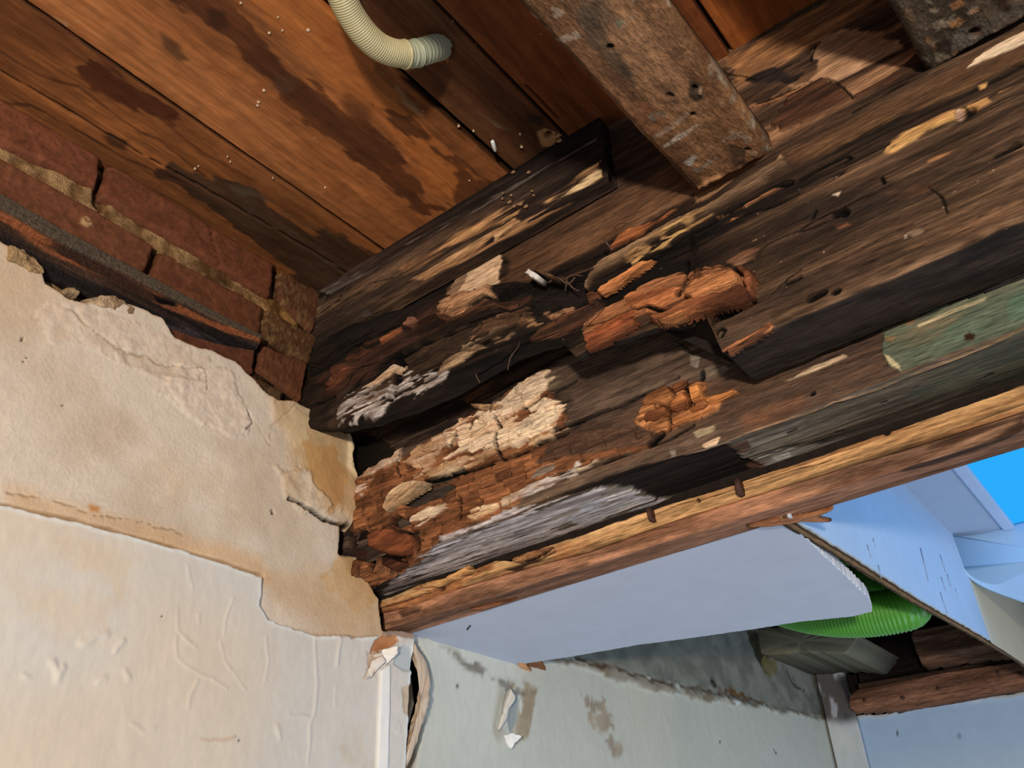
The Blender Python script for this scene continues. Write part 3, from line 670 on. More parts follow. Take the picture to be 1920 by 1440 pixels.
# corner pipe boxing with flaking paint
def f_post(u, v):
    n = fbm(u * 12, v * 9, 620, 4); up = ss(.49, .53, v + .03 * (n - .5))
    c = mix(lin((214, 220, 222)) + 0 * u[..., None], lin((186, 196, 204)), n)
    g = mix(lin((92, 90, 90)) + 0 * u[..., None], lin((40, 40, 50)), ss(.4, .6, fbm(u * 18, v * 12, 622, 4)))
    g = mix(g, lin((170, 174, 184)) + 0 * g, ss(.6, .7, fbm(u * 30, v * 24, 623, 4)))
    return .006 * (n - .5), mix(c, g, up)
relief('corner_post', PT, P_y(2.985), dense((-1.0, -.905, .004)), np.linspace(0, 1, 160), -.6, .76, f_post, [], cf, (8, 8), far, back=.02)
# timber rail over the drywall
def rail(name, poly, y0, c, H, seed, mat=WX):
    return chunk(name, mat, poly, C_y(y0), P_y(y0), H, c[0], c[1], far, seed=seed, rag=.002, edge_=.006, sink=.02, gr=(2, 40), step=.004, ridge=.0008)
rail('rail', '1592,1305 1610,1292 1760,1262 1900,1240 2050,1215 2050,1275 1900,1300 1700,1335 1605,1340 1594,1330', 2.97, ((158, 112, 90), (138, 94, 72)), .02, 31)
rail('backing_rail', '1605,1280 1760,1255 1880,1230 2050,1200 2050,1218 1900,1242 1610,1296', 3.0, ((96, 76, 66), (80, 62, 54)), .01, 32)
rail('backing_board', '1590,1200 1620,1190 1900,1140 2100,1110 2100,1190 1860,1232 1610,1282', 3.03, ((62, 50, 48), (46, 38, 40)), .004, 33)
rail('backing_board', '1590,1120 1900,1060 2100,1030 2100,1100 1900,1136 1600,1190', 3.03, ((66, 48, 38), (54, 40, 34)), .004, 34)
rail('timber_block', '1706,1190 1714,1182 1790,1166 1880,1150 2000,1130 2000,1230 1860,1240 1740,1256 1728,1250 1716,1220', 2.95, ((150, 112, 92), (120, 86, 68)), .02, 35)
for p in ('1622,1313', '1693,1308', '1760,1291', '1872,1262', '1915,1264'):
    x, z = C_y(2.95)(pts(p)[0]); V_, F_ = sweep([(x, 2.955, z), (x, 2.944, z)], .006, 10); link('nail', V_, F_, mat_surface('rust', .6, color=(70, 46, 38)), far)
# masonry corbel under the duct, grey and stained
def f_corb(u, v):
    n = fbm(u * 20, v * 20, 640, 4); return .008 * (n - .5), mix(lin((150, 142, 116)) + 0 * u[..., None], lin((96, 88, 66)), n)
cb_ = C_y(2.6)
lump('corbel', PL, '1405,1182 1440,1176 1520,1180 1616,1192 1602,1212 1588,1228 1540,1224 1440,1228 1416,1224', cb_, P_y(2.6), .012, .05, (146, 142, 122), (110, 104, 86), far, seed=41, n=60, rag=.003, back=.35)
# ------------------------------------------------------------------ rear room: broken ceiling sheet, light well, duct
def sheet(name, mat, poly, conv, place, th, c, parent=None, rag=.0008, step=.006, seed=1, h0=0.0, cb=None, cs=None, base=None, chip=None, **pr):
    """Flat board of any outline with real thickness, crumbly edge."""
    P = np.array([conv(p) for p in (pts(poly) if isinstance(poly, str) else poly)])
    Q = np.vstack([P, P[:1]]); O = []; rs = np.random.RandomState(seed)
    for a, b in zip(Q[:-1], Q[1:]):
        n = max(1, int(np.hypot(*(b - a)) / step)); t = np.arange(n) / n
        s = a + (b - a) * t[:, None]
        if n > 2: s = s + rs.uniform(-rag, rag, s.shape) * (t > 0)[:, None]
        O.append(s)
    O = np.concatenate(O); n = len(O)
    cen = O.mean(0); nrm = np.roll(O, -1, 0) - np.roll(O, 1, 0); nrm = np.stack([-nrm[:, 1], nrm[:, 0]], -1); nrm /= np.linalg.norm(nrm, axis=1)[:, None] + 1e-12
    area = np.sum(O[:, 0] * np.roll(O[:, 1], -1) - np.roll(O[:, 0], -1) * O[:, 1])
    if area < 0: nrm = -nrm
    I = O + nrm * min(.0012, th * .2)
    u = np.concatenate([I[:, 0], O[:, 0], O[:, 0]]); v = np.concatenate([I[:, 1], O[:, 1], O[:, 1]])
    h = np.concatenate([np.full(n, h0), np.full(n, h0 - th * .12), np.full(n, h0 - th)])
    c = lin(c); cs_ = lin(cs) if cs is not None else c; cb_ = lin(cb) if cb is not None else cs_
    cc = np.concatenate([np.tile(c, (n, 1)), np.tile(cs_, (n, 1)), np.tile(cb_, (n, 1))])
    i = np.arange(n); j = (i + 1) % n
    f = [tuple(range(n))] + [(int(a) + 2 * n) for a in []]
    f += [(int(a), int(b), int(b) + n, int(a) + n) for a, b in zip(i, j)] + [(int(a) + n, int(b) + n, int(b) + 2 * n, int(a) + 2 * n) for a, b in zip(i, j)]
    f += [tuple(range(3 * n - 1, 2 * n - 1, -1))]
    return link(name, place(u, v, h), f, mat, parent, cc, smooth=False, base=base, **pr)

cp = thing('ceiling_sheet', (-.7, 1.2, .42), 'broken white ceiling sheet still nailed behind the brown timber, its right corner hanging free', 'ceiling board')
cc_0 = C_z(.4262)
def cc_(p):
    q = cc_0(p); return (q[0], max(q[1], 1.0475))
sheet('board', BD, '760,1200 766,1186 800,1176 1000,1112 1280,1030 1400,996 1470,972 1488,980 1500,996 1524,1022 1550,1046 1575,1069 1605,1097 1627,1119 1634,1134 1636,1147 1600,1156 1500,1166 1420,1179 1300,1196 1200,1209 1080,1230 975,1246 1010,1276 1038,1306 1020,1302 985,1284 940,1268 870,1234 800,1196',
      cc_, P_z(.4262), .020, (196, 204, 224), cp, cs=(214, 220, 232), seed=3, step=.004, rag=.0012)
sheet('torn_paper', WX, '974,1244 990,1240 1012,1238 1022,1258 1030,1272 1008,1256 1000,1262 985,1250', cc_, P_z(.430), .006, (178, 116, 70), cp, seed=4)
lump('torn_paper', PT, '972,1243 986,1244 1000,1258 1006,1264 994,1262 984,1254', cc_, P_z(.4235), .003, .3, (222, 170, 120), (200, 150, 110), cp, seed=6, n=24, rag=.0008)
for p, w in (('1005,1262 1025,1288 1036,1300', .0012), ('940,1248 958,1256 984,1270', .0010)):
    Q = [cc_(q) for q in pts(p)]; V_, F_ = sweep(spline([(q[0], q[1], .4256) for q in Q], 12), w, 6); link('crack', V_, F_, mat_surface('crack_dark', .9, color=(60, 56, 54)), cp)
for p in ('876,1180 882,1172', ):
    Q = [cc_(q) for q in pts(p)]; V_, F_ = sweep([(q[0], q[1], .4256) for q in Q], .0012, 6); link('scratch', V_, F_, MATS['crack_dark'], cp)

# light well: plywood side painted white, far side, soffit and skylight
well = thing('light_well', (-.33, 1.6, .42), 'white painted plywood side of the skylight shaft, layered brown lower edge showing', 'plywood panel')
cw = C_x(-.33)
bot = [cw(p) for p in pts('1480,968 1600,1042 1724,1122 1849,1195 1920,1238')]
bot = [(1.03, .420)] + [q for q in bot if q[0] > 1.06]
bot.append((2.95, .505)); yl = bot[-1][0]
def ply(i, x, th, c, cs, drop=0.0):
    poly = [(a, b + drop) for a, b in bot] + [(max(2.42, yl), bot[-1][1] + drop), (max(2.42, yl), .76), (1.03, .76)]
    return sheet('ply_layer' if i else 'painted_face', BD if i == 0 else WY, poly, lambda p: p, P_x(x), th, c, well, cs=cs, cb=cs, seed=50 + i, rag=.0012, step=.012)
ply(0, -.330, .004, (190, 212, 238), (186, 196, 204))
ply(1, -.3345, .0055, (150, 120, 100), (112, 86, 70), .0012)
ply(2, -.3405, .005, (190, 150, 120), (168, 134, 108), .0)
ply(3, -.346, .0055, (120, 96, 80), (96, 76, 64), .002)
rs = np.random.RandomState(4)
for p in ('1625,1022 1632,1046', '1646,1060 1652,1084', '1725,1028 1740,1090', '1762,1040 1772,1072', '1764,1082 1772,1108', '1775,1076 1782,1100', '1790,1104 1796,1118', '1636,1010 1640,1024', '1762,1110 1775,1150'):
    Q = [cw(q) for q in pts(p)]; V_, F_ = sweep([(-.3295, q[0], q[1]) for q in Q], .0011, 6); link('scratch', V_, F_, mat_surface('scratch_grey', .8, color=(140, 158, 186)), well)
sheet('foot_panel', BD, [(2.17, .475), (2.17, .74), (2.94, .74), (2.94, .508)], lambda p: p, P_x(-.3285), .001, (222, 212, 188), well, seed=61, step=.02, label='cream end of the shaft side')  # thin cream sheet laid over the far end of the side
far_side = thing('shaft_end_panel', (0, 2.2, .42), 'pale blue end panel closing the skylight shaft under the sky pane', 'panel')
# the end panel meets the side in a rounded corner
zcr = lambda u: np.maximum(.445, .640 - .75 * u)
def f_end(u, v):
    c = mix(lin((168, 204, 238)) + 0 * u[..., None], lin((156, 196, 234)), fbm(u * 4, v * 4, 71, 3))
    return 0 * u, mix(c, lin((222, 214, 192)) + 0 * c, ss(.003, -.003, v - zcr(u)) * 0)
def P_end(u, v, h):   # u from the side panel, rounding through radius .05 into the end plane
    r = .06; th = np.clip(u / (r * math.pi / 2), 0, 1) * math.pi / 2
    x = np.where(u < r * math.pi / 2, -.329 + r * (1 - np.cos(th)), -.329 + r + (u - r * math.pi / 2)); y = np.where(u < r * math.pi / 2, 2.14 + r * np.sin(th), 2.20)
    return np.stack([x + h * np.cos(th), y - h * np.sin(th), v], -1)
relief('panel', BD, P_end, dense((0, .1, .004), (.1, .7, .02)), np.linspace(0, 1, 40), zcr, .724, f_end, [], lambda p: p, (4, 4), far_side, back=.01)
sof = thing('shaft_soffit', (-.3, 1.6, .74), 'grey white soffit between the shaft side and the skylight', 'panel')
sheet('panel', BD, [(-.332, 1.04), (-.228, 1.04), (-.228, 2.20), (-.332, 2.20)], lambda p: p, P_z(.722), .012, (178, 190, 206), sof, seed=62)
win = structure('window_1', (-.1, 1.6, .73))
SK = emission('sky_pane', (44, 172, 252), 1.0)
FRM = mat_surface('frame_white', .5, color=(196, 212, 236), scale=8, amt=.02, bump=.05)
box('window_frame', FRM, (-.232, 1.04, .714), (-.207, 2.20, .730), win, bev=.004)
box('pane', SK, (-.209, 1.04, .725), (.5, 2.20, .731), win)

# green corrugated duct coiled in the cavity
duct = thing('corrugated_duct', (-.5, 1.9, .56), 'bright green corrugated duct coiled in the cavity behind the broken ceiling sheet', 'duct')
GR = bpy.data.materials.new('green_duct'); GR.use_nodes = True; b_ = GR.node_tree.nodes['Principled BSDF']
b_.inputs['Base Color'].default_value = (*lin((78, 152, 46)), 1); b_.inputs['Roughness'].default_value = .38
b_.inputs['Subsurface Weight'].default_value = .15; b_.inputs['Subsurface Scale'].default_value = .01
b_.inputs['Subsurface Radius'].default_value = (.3, 1, .2)
def hose(path, r, pitch, amp, nseg=28, per=5, name='coil', mat=GR, parent=None, fade=None):
    P = spline(path, 600); d = np.r_[0, np.cumsum(np.linalg.norm(np.diff(P, axis=0), axis=1))]
    nr = int(d[-1] / pitch); t = np.linspace(0, d[-1], nr * per + 1)
    Q = np.stack([np.interp(t, d, P[:, k]) for k in range(3)], -1)
    w = np.cos(t / pitch * 2 * np.pi); w = np.sign(w) * np.abs(w) ** .6
    a = amp * (1 if fade is None else fade(t / d[-1]))
    V_, F_ = sweep(Q, r + a * w, nseg); return link(name, V_, F_, mat, parent)
def pxp(l):
    o = []
    for x, y, yy in l:
        p = on(x, y, 1, yy); p[0] = min(p[0], -.408); o.append(tuple(p))
    return o
hose(pxp([(1330, 1060, 1.95), (1400, 1108, 1.9), (1490, 1142, 1.86), (1590, 1154, 1.85), (1690, 1142, 1.86), (1770, 1104, 1.9), (1810, 1040, 1.98), (1820, 980, 2.1), (1800, 930, 2.2)]), .044, .0066, .0012, parent=duct)
hose(pxp([(1400, 1062, 2.02), (1500, 1096, 1.98), (1590, 1100, 1.96), (1680, 1084, 1.98), (1750, 1040, 2.03), (1790, 960, 2.12)]), .044, .0066, .0012, parent=duct)
hose(pxp([(1380, 1020, 2.10), (1480, 1050, 2.08), (1570, 1052, 2.07), (1650, 1036, 2.08), (1720, 1000, 2.12), (1760, 930, 2.2)]), .043, .0066, .0012, parent=duct)
# ================================================================== THE ROTTEN BEAM
beam = thing('timber_beam', (-.4, .9, .484), 'dark rotten timber beam spanning the opening, crumbling orange brown at its left end', 'beam')
box('beam_light_stop', DARK, (-1.02, .944, .50), (.42, .985, 1.015), beam)  # dark box added inside the beam, blocks light between its shells
box('gap_filler', DARK, (-1.02, 1.004, .460), (.42, 1.04, .60), beam)  # dark filler added so no background light shows through the slit
DK = [(58, 44, 38), (98, 74, 58), (136, 104, 78)]

# upper plank, tight under the ceiling boards
YA = .826; ca = C_y(YA)
def f_upper(u, v):
    h, col = wood_field(u, v, [(104, 78, 60), (156, 114, 82), (184, 138, 98)], 2.4, 34, 701, .003, .0016, fw=.02)
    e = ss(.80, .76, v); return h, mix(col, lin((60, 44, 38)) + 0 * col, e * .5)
XD = dense((-1.03, -.98, .01), (-.98, .06, .0016), (.06, .42, .012))
relief('upper_plank', WX, P_y(YA), XD, np.linspace(0, 1, 170), .735, 1.012, f_upper, [
    patch('560,560 700,520 860,470 900,520 840,600 760,640 600,760', (70, 54, 48), (52, 40, 36), r=.01, s=.006, a=.9),
    patch('826,596 832,560 858,522 892,492 935,472 944,490 936,505 936,528 918,545 880,556 850,575', (238, 204, 168), (226, 186, 148), r=.007, s=.001, dh=.003, hr=.003, fr=(12, 60)),
    patch('826,592 838,540 870,510 880,520 850,570', (134, 92, 62), (120, 80, 54), r=.004, a=.7),
    patch('945,480 1000,450 1120,380 1250,320 1300,340 1290,372 1160,450 1040,500 960,530', (140, 98, 66), (112, 78, 56), r=.012, s=.006, a=.8),
    patch('960,540 1000,520 1100,470 1200,420 1300,365 1310,380 1230,440 1120,490 1020,530', (46, 34, 30), (60, 42, 34), r=.01, s=.004, a=.9, dh=-.004),
    patch('1138,466 1158,440 1230,398 1300,360 1240,410 1180,450', (186, 110, 58), r=.003, s=.001, gap=.45, dh=.003),
    patch('1135,330 1120,260 1150,230 1230,190 1290,260 1210,340', (74, 58, 56), (92, 70, 60), r=.01, s=.005, a=.7),  # cast shadow of the first batten put into the colour
    # right of the first batten
    patch('1360,110 1400,90 1480,40 1560,0 1640,-40 1700,-60 1600,40 1500,100 1420,150 1390,160', (196, 138, 82), (160, 110, 70), r=.010, s=.003, a=.9, fr=(10, 90)),
    patch('1535,75 1580,55 1680,70 1690,90 1650,110 1570,150 1535,165 1520,150 1540,130 1525,110', (194, 152, 116), (180, 136, 100), r=.008, s=.002),
    patch('1480,160 1530,150 1560,150 1530,180 1500,190 1490,176', (190, 146, 110), r=.006, s=.001),
    patch('1400,150 1440,130 1468,128 1482,142 1508,136 1496,152 1476,158 1460,152 1420,156', (76, 60, 58), (64, 50, 48), r=.005, s=.0015),
    patch('1400,190 1460,165 1500,170 1480,180 1430,200', (110, 78, 60), (86, 60, 48), r=.006, gap=.4),
    patch('1480,185 1545,148 1580,165 1598,188 1540,216 1470,250 1450,235', (128, 84, 58), (92, 60, 44), r=.004, s=.001, dh=.006, fr=(8, 120)),
    patch('1600,185 1660,150 1720,105 1740,118 1700,140 1610,186', (118, 76, 54), (90, 60, 46), r=.004, s=.001, dh=.005),
    dict(p='1400,205 1470,172 1545,146 1560,150 1580,170 1600,186', k='line', w=.0022, d=.008, c=(30, 22, 20), j=.003),
    dict(p='1385,208 1440,196 1500,170 1540,150', k='line', w=.0016, d=-.003, c=(196, 130, 80), j=.004),
    crack('1300,120 1420,150 1500,110', .0012, .002), crack('1520,110 1526,90 1535,80', .002, .003, j=.006), crack('1505,128 1530,115', .002, .003),
    crack('940,545 1020,520 1120,476 1240,420 1310,380', .003, .01, j=.004), crack('930,500 1010,460 1130,395', .0010, .003, j=.003),
], ca, (8, 70), beam, back=.10, seed=700)

# main face: upper half with its undercut lower edge
YC = .80
ze_px = pts('520,835 575,800 640,800 668,792 700,788 740,772 780,758 850,728 905,695 962,662 1010,648 1050,640 1080,668 1108,652')
zp = [C_y(YC)(p) for p in ze_px] + [C_y(YC)(p) for p in pts('1180,632 1240,612 1290,602 1330,596')]
zp = sorted(zp); zp = [q for q in zp if q[0] < -.302] + [(-.300, .600), (-.288, .536), (.5, .542)]
def zeC(x): x = np.asarray(x, float); return np.interp(x, [q[0] for q in zp], [q[1] for q in zp]) + .003 * (fbm(x * 40, x * 0, 720, 3) - .5)
def P_C(u, v, h):
    ze = zeC(u); d = v - ze; t = ss(-.006, .006, d); k = 1 / np.sqrt(t * t + (1 - t) ** 2)
    return np.stack([u, np.where(d >= 0, YC, YC - d) - h * t * k, np.where(d >= 0, v, ze) - h * (1 - t) * k], -1)
cC = C_y(YC)
TOPC = '560,640 600,640 700,600 800,560 870,560 960,535 1040,520 1100,497 1180,450 1270,398 1330,372 1400,318 1460,272 1530,235 1600,195 1670,162 1735,134 1800,104 1920,50 2100,-40'
tC = edge(TOPC, cC)
def topC(x): return np.minimum(tC(x), .90) + .0025 * (fbm(x * 30, x * 0, 722, 3) - .5)
def f_main(u, v):
    h, col = wood_field(u, v, DK, 2.6, 38, 731, .007, .0030, fw=.035)
    h2, c2 = wood_field(u, v, [(62, 48, 41), (112, 84, 64), (146, 112, 84)], 3.2, 60, 741, .003, .0015)
    r = ss(-.36, -.18, u + .05 * (fbm(u * 6, v * 14, 5, 3) - .5))    # rotten on the left, sounder to the right
    h = h * (1 - .65 * r) + h2 * .6 * r; col = mix(col, c2, r * .75)
    lf = 1 - ss(-.62, -.48, u)
    h = h + lf * .014 * (fbm(u * 7, v * 34, 751, 4) - .5)
    stp = fbm(u * 3.5, v * 26, 752, 2); h = h + lf * .012 * ss(.48, .52, stp)
    sp = (vn(u * 190, v * 260, 77) > .975) & (fbm(u * 8, v * 20, 78, 3) > .52); col = mix(col, lin((214, 184, 150)) + 0 * col, sp * .75)
    edge_w = ss(.016, .0, v - zeC(u)) * r * ss(.35, .6, fbm(u * 20, v * 60, 79, 3)); col = mix(col, lin((190, 150, 116)) + 0 * col, edge_w * .7)
    return h, col
ORG = (182, 118, 72); ORG2 = (130, 80, 52)
C_FEATS = [
    patch('560,560 640,560 760,520 840,500 860,540 700,640 620,700 560,740', (56, 46, 44), (44, 36, 34), r=.02, s=.01, a=.8),
    patch('560,840 575,700 620,640 640,760 620,800', (44, 34, 28), (70, 50, 36), r=.02, s=.01, a=.7),
    # deep black hollow in the middle
    patch('930,560 1000,520 1060,500 1110,480 1180,440 1290,375 1300,385 1200,450 1120,500 1100,540 1080,560 1000,570 950,590', (34, 28, 26), (46, 36, 32), r=.008, s=.004, dh=-.020, hr=.012, fr=(20, 60)),
    patch('990,570 1060,540 1110,540 1110,575 1040,600 1000,600', (40, 36, 36), (58, 46, 40), r=.01, s=.004, dh=-.008, hr=.01),
    # rotten left end layers
    patch('600,720 650,668 690,640 760,610 840,570 870,600 840,660 760,680 700,720 640,750', (96, 62, 46), (64, 46, 38), r=.016, s=.003, hr=.016, dh=.004),
    patch('720,640 748,620 764,610 766,622 740,640 722,652', (176, 104, 58), (140, 80, 46), r=.002, s=.001, dh=.004),
    patch('768,606 790,600 800,610 780,622 766,616', (170, 116, 92), (140, 92, 72), r=.003, s=.001),
    patch('628,735 640,705 665,690 682,694 672,710 655,725 640,735 632,745', (140, 80, 52), (104, 62, 44), r=.008, s=.003, dh=.003, hr=.008),
    patch('635,705 660,665 690,650 700,660 670,690 650,715', (126, 74, 48), (84, 54, 40), r=.008, hr=.01, dh=.004),
    # step layers left of centre
    patch('745,745 758,690 762,670 800,650 860,620 930,598 1010,585 1040,600 960,640 880,662 820,690 770,720', (92, 70, 52), (66, 50, 40), r=.006, s=.002, dh=-.010, fr=(8, 60)),
    dict(p='640,760 690,720 750,680 800,650 870,618 950,590 1040,560', k='line', w=.003, d=.012, c=(20, 15, 13), j=.005),
    dict(p='746,756 752,710 760,672', k='line', w=.006, d=.016, c=(16, 12, 11), j=.004),
    dict(p='612,690 660,650 720,625 790,580 840,562', k='line', w=.002, d=.008, c=(20, 15, 13), j=.006),
    dict(p='600,760 650,740 690,700 730,690', k='line', w=.002, d=.008, c=(20, 15, 13), j=.006),
    dict(p='800,690 850,668 900,642 960,615 1040,570 1100,545', k='line', w=.0026, d=.012, c=(18, 14, 12), j=.004),
    dict(p='900,700 980,655 1050,620 1110,598', k='line', w=.0022, d=.010, c=(18, 14, 12), j=.004),
    # pale and grey mould along the bottom edge
    patch('640,800 646,770 664,748 690,735 730,725 768,700 800,708 830,700 852,700 848,718 800,738 760,756 700,782 660,796', (206, 200, 200), (150, 138, 134), r=.012, s=.002, gap=.42, dh=.002, hr=.004, fr=(22, 120)),
    patch('690,735 715,720 750,692 762,690 740,712 720,728', (214, 188, 160), (190, 156, 124), r=.004, s=.001, dh=.004),
    patch('836,710 842,680 868,655 905,640 945,605 958,618 946,640 905,662 880,690 850,706', (200, 170, 132), (150, 120, 92), r=.010, s=.002, gap=.38, dh=.004, hr=.008, fr=(14, 70)),
    patch('870,632 900,610 950,590 1010,578 1080,556 1060,590 1000,606 950,612 900,625 880,640', (184, 138, 96), (120, 86, 62), r=.010, gap=.48, dh=.002, fr=(20, 70)),
    patch('835,600 850,575 885,560 930,548 932,558 895,580 862,598', (214, 164, 120), (190, 138, 96), r=.006, s=.001, gap=.38, dh=.012),
    patch('830,600 868,596 930,562 990,545 985,560 920,590 850,618', (132, 86, 58), (90, 60, 46), r=.006, s=.002, dh=.012, a=.9),
    # reddish middle fibres
    patch('1000,640 1010,610 1060,580 1110,556 1130,575 1110,600 1060,625', (132, 84, 58), (92, 62, 48), r=.010, s=.003, fr=(12, 110), hr=.010),
    # yellow-grey sound lath
    patch('1098,545 1112,515 1140,492 1180,470 1250,430 1330,392 1400,345 1440,322 1470,300 1475,312 1420,352 1360,385 1300,415 1220,458 1160,500 1120,525 1104,552',
          (170, 136, 100), (134, 106, 82), r=.005, s=.0015, dh=.010, hr=.004, fr=(12, 80)),
    patch('1160,500 1200,472 1250,440 1330,396 1350,400 1300,428 1230,470 1190,496', (214, 172, 104), (176, 136, 86), r=.008, s=.002, gap=.42, fr=(20, 100)),
    dict(p='1120,545 1180,505 1240,470 1330,420 1400,378 1450,350 1480,342', k='line', w=.0045, d=.014, c=(16, 13, 12), j=.003),
    patch('1100,560 1130,535 1180,508 1210,500 1240,488 1200,520 1150,548 1110,566', (176, 108, 62), (130, 78, 50), r=.004, s=.001, dh=.006, hr=.008, fr=(10, 110)),
    patch('1125,545 1160,525 1205,497 1222,490 1190,515 1150,542', (214, 136, 74), r=.002, s=.001, dh=.004),
    patch('1345,408 1380,390 1440,360 1470,352 1430,385 1380,410 1350,420', (196, 132, 82), (150, 98, 66), r=.004, s=.001, gap=.42, dh=.004),
    # orange heart rot
    patch('1090,640 1100,610 1130,585 1180,560 1210,535 1270,515 1320,500 1380,505 1415,522 1420,550 1405,578 1340,588 1290,604 1240,612 1215,590 1160,612 1105,640',
          ORG, ORG2, r=.008, s=.002, dh=.008, hr=.011, fr=(7, 90)),
    patch('1180,560 1240,545 1280,550 1262,575 1230,590 1200,580', (206, 128, 70), (170, 98, 54), r=.008, s=.002, dh=.003, hr=.008),
    patch('1100,640 1150,612 1200,590 1192,602 1150,630 1112,650', (190, 104, 54), (150, 80, 46), r=.003, s=.001, dh=.006),
    dict(p='1100,618 1140,612 1180,592 1220,580 1250,590', k='line', w=.0028, d=.012, c=(26, 18, 14), j=.003),
    dict(p='1285,490 1290,520 1284,545 1278,556', k='line', w=.0030, d=.016, c=(20, 14, 12), j=.003),
    dict(p='1290,530 1310,512 1345,506 1380,504 1388,520 1394,545', k='line', w=.0030, d=.016, c=(20, 14, 12), j=.002),
    dict(p='1395,520 1415,530 1410,556', k='line', w=.002, d=.008, c=(40, 26, 20), j=.003),
    dict(p='1340,594 1370,585 1400,572 1412,566', k='line', w=.006, d=.030, c=(14, 11, 10), j=.002),
    patch('1365,490 1400,470 1420,468 1410,482 1385,498', (176, 132, 100), (160, 108, 78), r=.004, s=.002, a=.8),
    # right half
    patch('1470,290 1520,262 1600,222 1700,168 1800,120 1920,60 2100,-20 2100,40 1920,110 1800,170 1700,205 1600,255 1500,305', (150, 108, 70), (124, 88, 60), r=.010, s=.006, a=.8),
    patch('1803,132 1830,110 1870,82 1925,52 2000,20 2000,50 1925,78 1880,100 1840,118 1812,134', (236, 214, 186), (214, 186, 156), r=.005, s=.001, dh=.002),
    patch('1650,292 1668,262 1700,248 1740,228 1790,206 1812,208 1790,222 1750,240 1720,262 1680,286', (214, 166, 96), (186, 138, 80), r=.007, s=.002, gap=.36, fr=(14, 60), dh=.001),
    patch('1816,200 1850,185 1860,192 1830,208', (206, 152, 88), r=.004, gap=.45), patch('1730,300 1770,285 1815,268 1780,290 1740,306', (196, 136, 84), r=.004, gap=.42),
    patch('1870,172 1905,165 1900,180 1875,184', (196, 146, 90), r=.006, gap=.5), patch('1835,160 1850,155 1848,164 1838,168', (220, 170, 96), r=.002),
    patch('1662,360 1720,350 1745,345 1740,362 1690,375 1664,374', (150, 100, 68), (130, 90, 64), r=.004, s=.002),
    patch('1560,420 1590,412 1600,424 1570,432', (176, 106, 64), r=.005, gap=.4), patch('1690,430 1720,420 1740,440 1710,450', (150, 124, 100), r=.01, gap=.5),
    patch('1480,400 1560,370 1660,350 1700,380 1600,420 1500,440', (66, 56, 54), (84, 66, 56), r=.02, s=.01, a=.6),
    patch('1420,420 1500,380 1640,330 1760,300 1900,260 1900,330 1700,400 1500,480 1430,500', (74, 58, 50), (100, 76, 60), r=.03, s=.015, a=.6),
    patch('1700,470 1760,440 1900,380 1925,380 1925,400 1840,430 1740,480', (170, 126, 90), (120, 90, 68), r=.008, s=.004, a=.8, gap=.35),
    patch('1440,560 1500,530 1600,490 1700,470 1640,500 1540,545 1450,585', (112, 88, 70), (92, 74, 62), r=.01, s=.006, a=.6),
    # the split tongue above the step
    patch('1340,668 1342,640 1350,622 1372,612 1410,592 1440,590 1470,610 1440,630 1400,650 1360,664', (118, 94, 78), (94, 74, 62), r=.004, s=.002, a=.8),
    patch('1345,662 1400,632 1446,604 1452,612 1445,622 1400,646 1352,668', (204, 132, 80), (170, 104, 64), r=.002, s=.001, dh=.003, fr=(6, 160)),
    dict(p='1358,662 1400,638 1440,614', k='line', w=.0012, d=.003, c=(90, 54, 34), j=.001),
    crack('1350,618 1336,640 1342,664', .002, .006, j=.003), crack('1346,622 1352,616 1360,620 1354,630', .002, .005, j=.001),
    # fissures and worm-eaten splits on the right
    dict(p='1500,338 1530,318 1585,292 1592,294', k='line', w=.0028, d=.010, c=(18, 15, 15), j=.002), crack('1560,312 1600,295', .0018),
    crack('1390,405 1430,392 1490,362', .0018, j=.006), crack('1480,440 1560,395 1640,360', .0016, j=.006), crack('1524,410 1528,395', .0022, j=.002), crack('1652,330 1658,342', .0025, j=.001, m=.02),
    dict(p='1570,402 1580,396 1586,400', k='line', w=.005, d=.012, c=(12, 10, 10), j=.002, m=.02),
    dict(p='1798,222 1812,214 1822,208', k='line', w=.006, d=.016, c=(12, 10, 10), j=.001, m=.02),
    patch('1792,212 1800,206 1808,210 1800,220 1792,222', (200, 160, 140), r=.001, dh=.004),
    dict(p='1868,290 1885,282 1905,272', k='line', w=.005, d=.012, c=(16, 13, 14), j=.002, m=.02), dict(p='1908,122 1925,112', k='line', w=.005, d=.012, c=(16, 13, 14), j=.002),
    dict(p='1520,560 1535,552 1545,548', k='line', w=.006, d=.016, c=(8, 8, 10), j=.001, m=.02), dict(p='1567,548 1572,546', k='line', w=.004, d=.01, c=(24, 18, 18), m=.02),
    dict(p='1475,532 1490,526 1500,520', k='line', w=.003, d=.008, c=(20, 18, 18), j=.001), crack('1540,500 1640,450 1700,420', .0012, j=.005), crack('1420,470 1480,440 1560,415', .0014, j=.006),
    crack('1740,350 1765,372 1775,400', .0015, .003, j=.003), crack('1600,210 1680,165 1735,140', .0018, .006, j=.001), crack('1440,560 1480,520 1500,505', .0014, j=.004),
    patch('1698,440 1706,458 1712,466 1705,470 1696,452', (180, 172, 160), r=.003, gap=.5), patch('1560,365 1576,360 1572,368', (220, 200, 180), r=.002),
    # underside of the right part: shade put into the colour, switched off here
    patch('1330,700 1340,668 1920,416 2100,340 2100,600 1400,800', (40, 34, 34), (52, 44, 44), r=.002, s=.002, a=0.0),
]
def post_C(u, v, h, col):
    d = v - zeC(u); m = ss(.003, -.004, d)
    und = mix(lin((44, 38, 38)) + 0 * u[..., None], lin((70, 60, 58)), fbm(u * 4, v * 60, 760, 4))  # shade below the undercut put into the underside colour
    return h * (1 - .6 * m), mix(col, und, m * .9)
NT = 330
TT = np.concatenate([np.linspace(0, .2, 46, endpoint=False), np.linspace(.2, 1, NT - 46)])
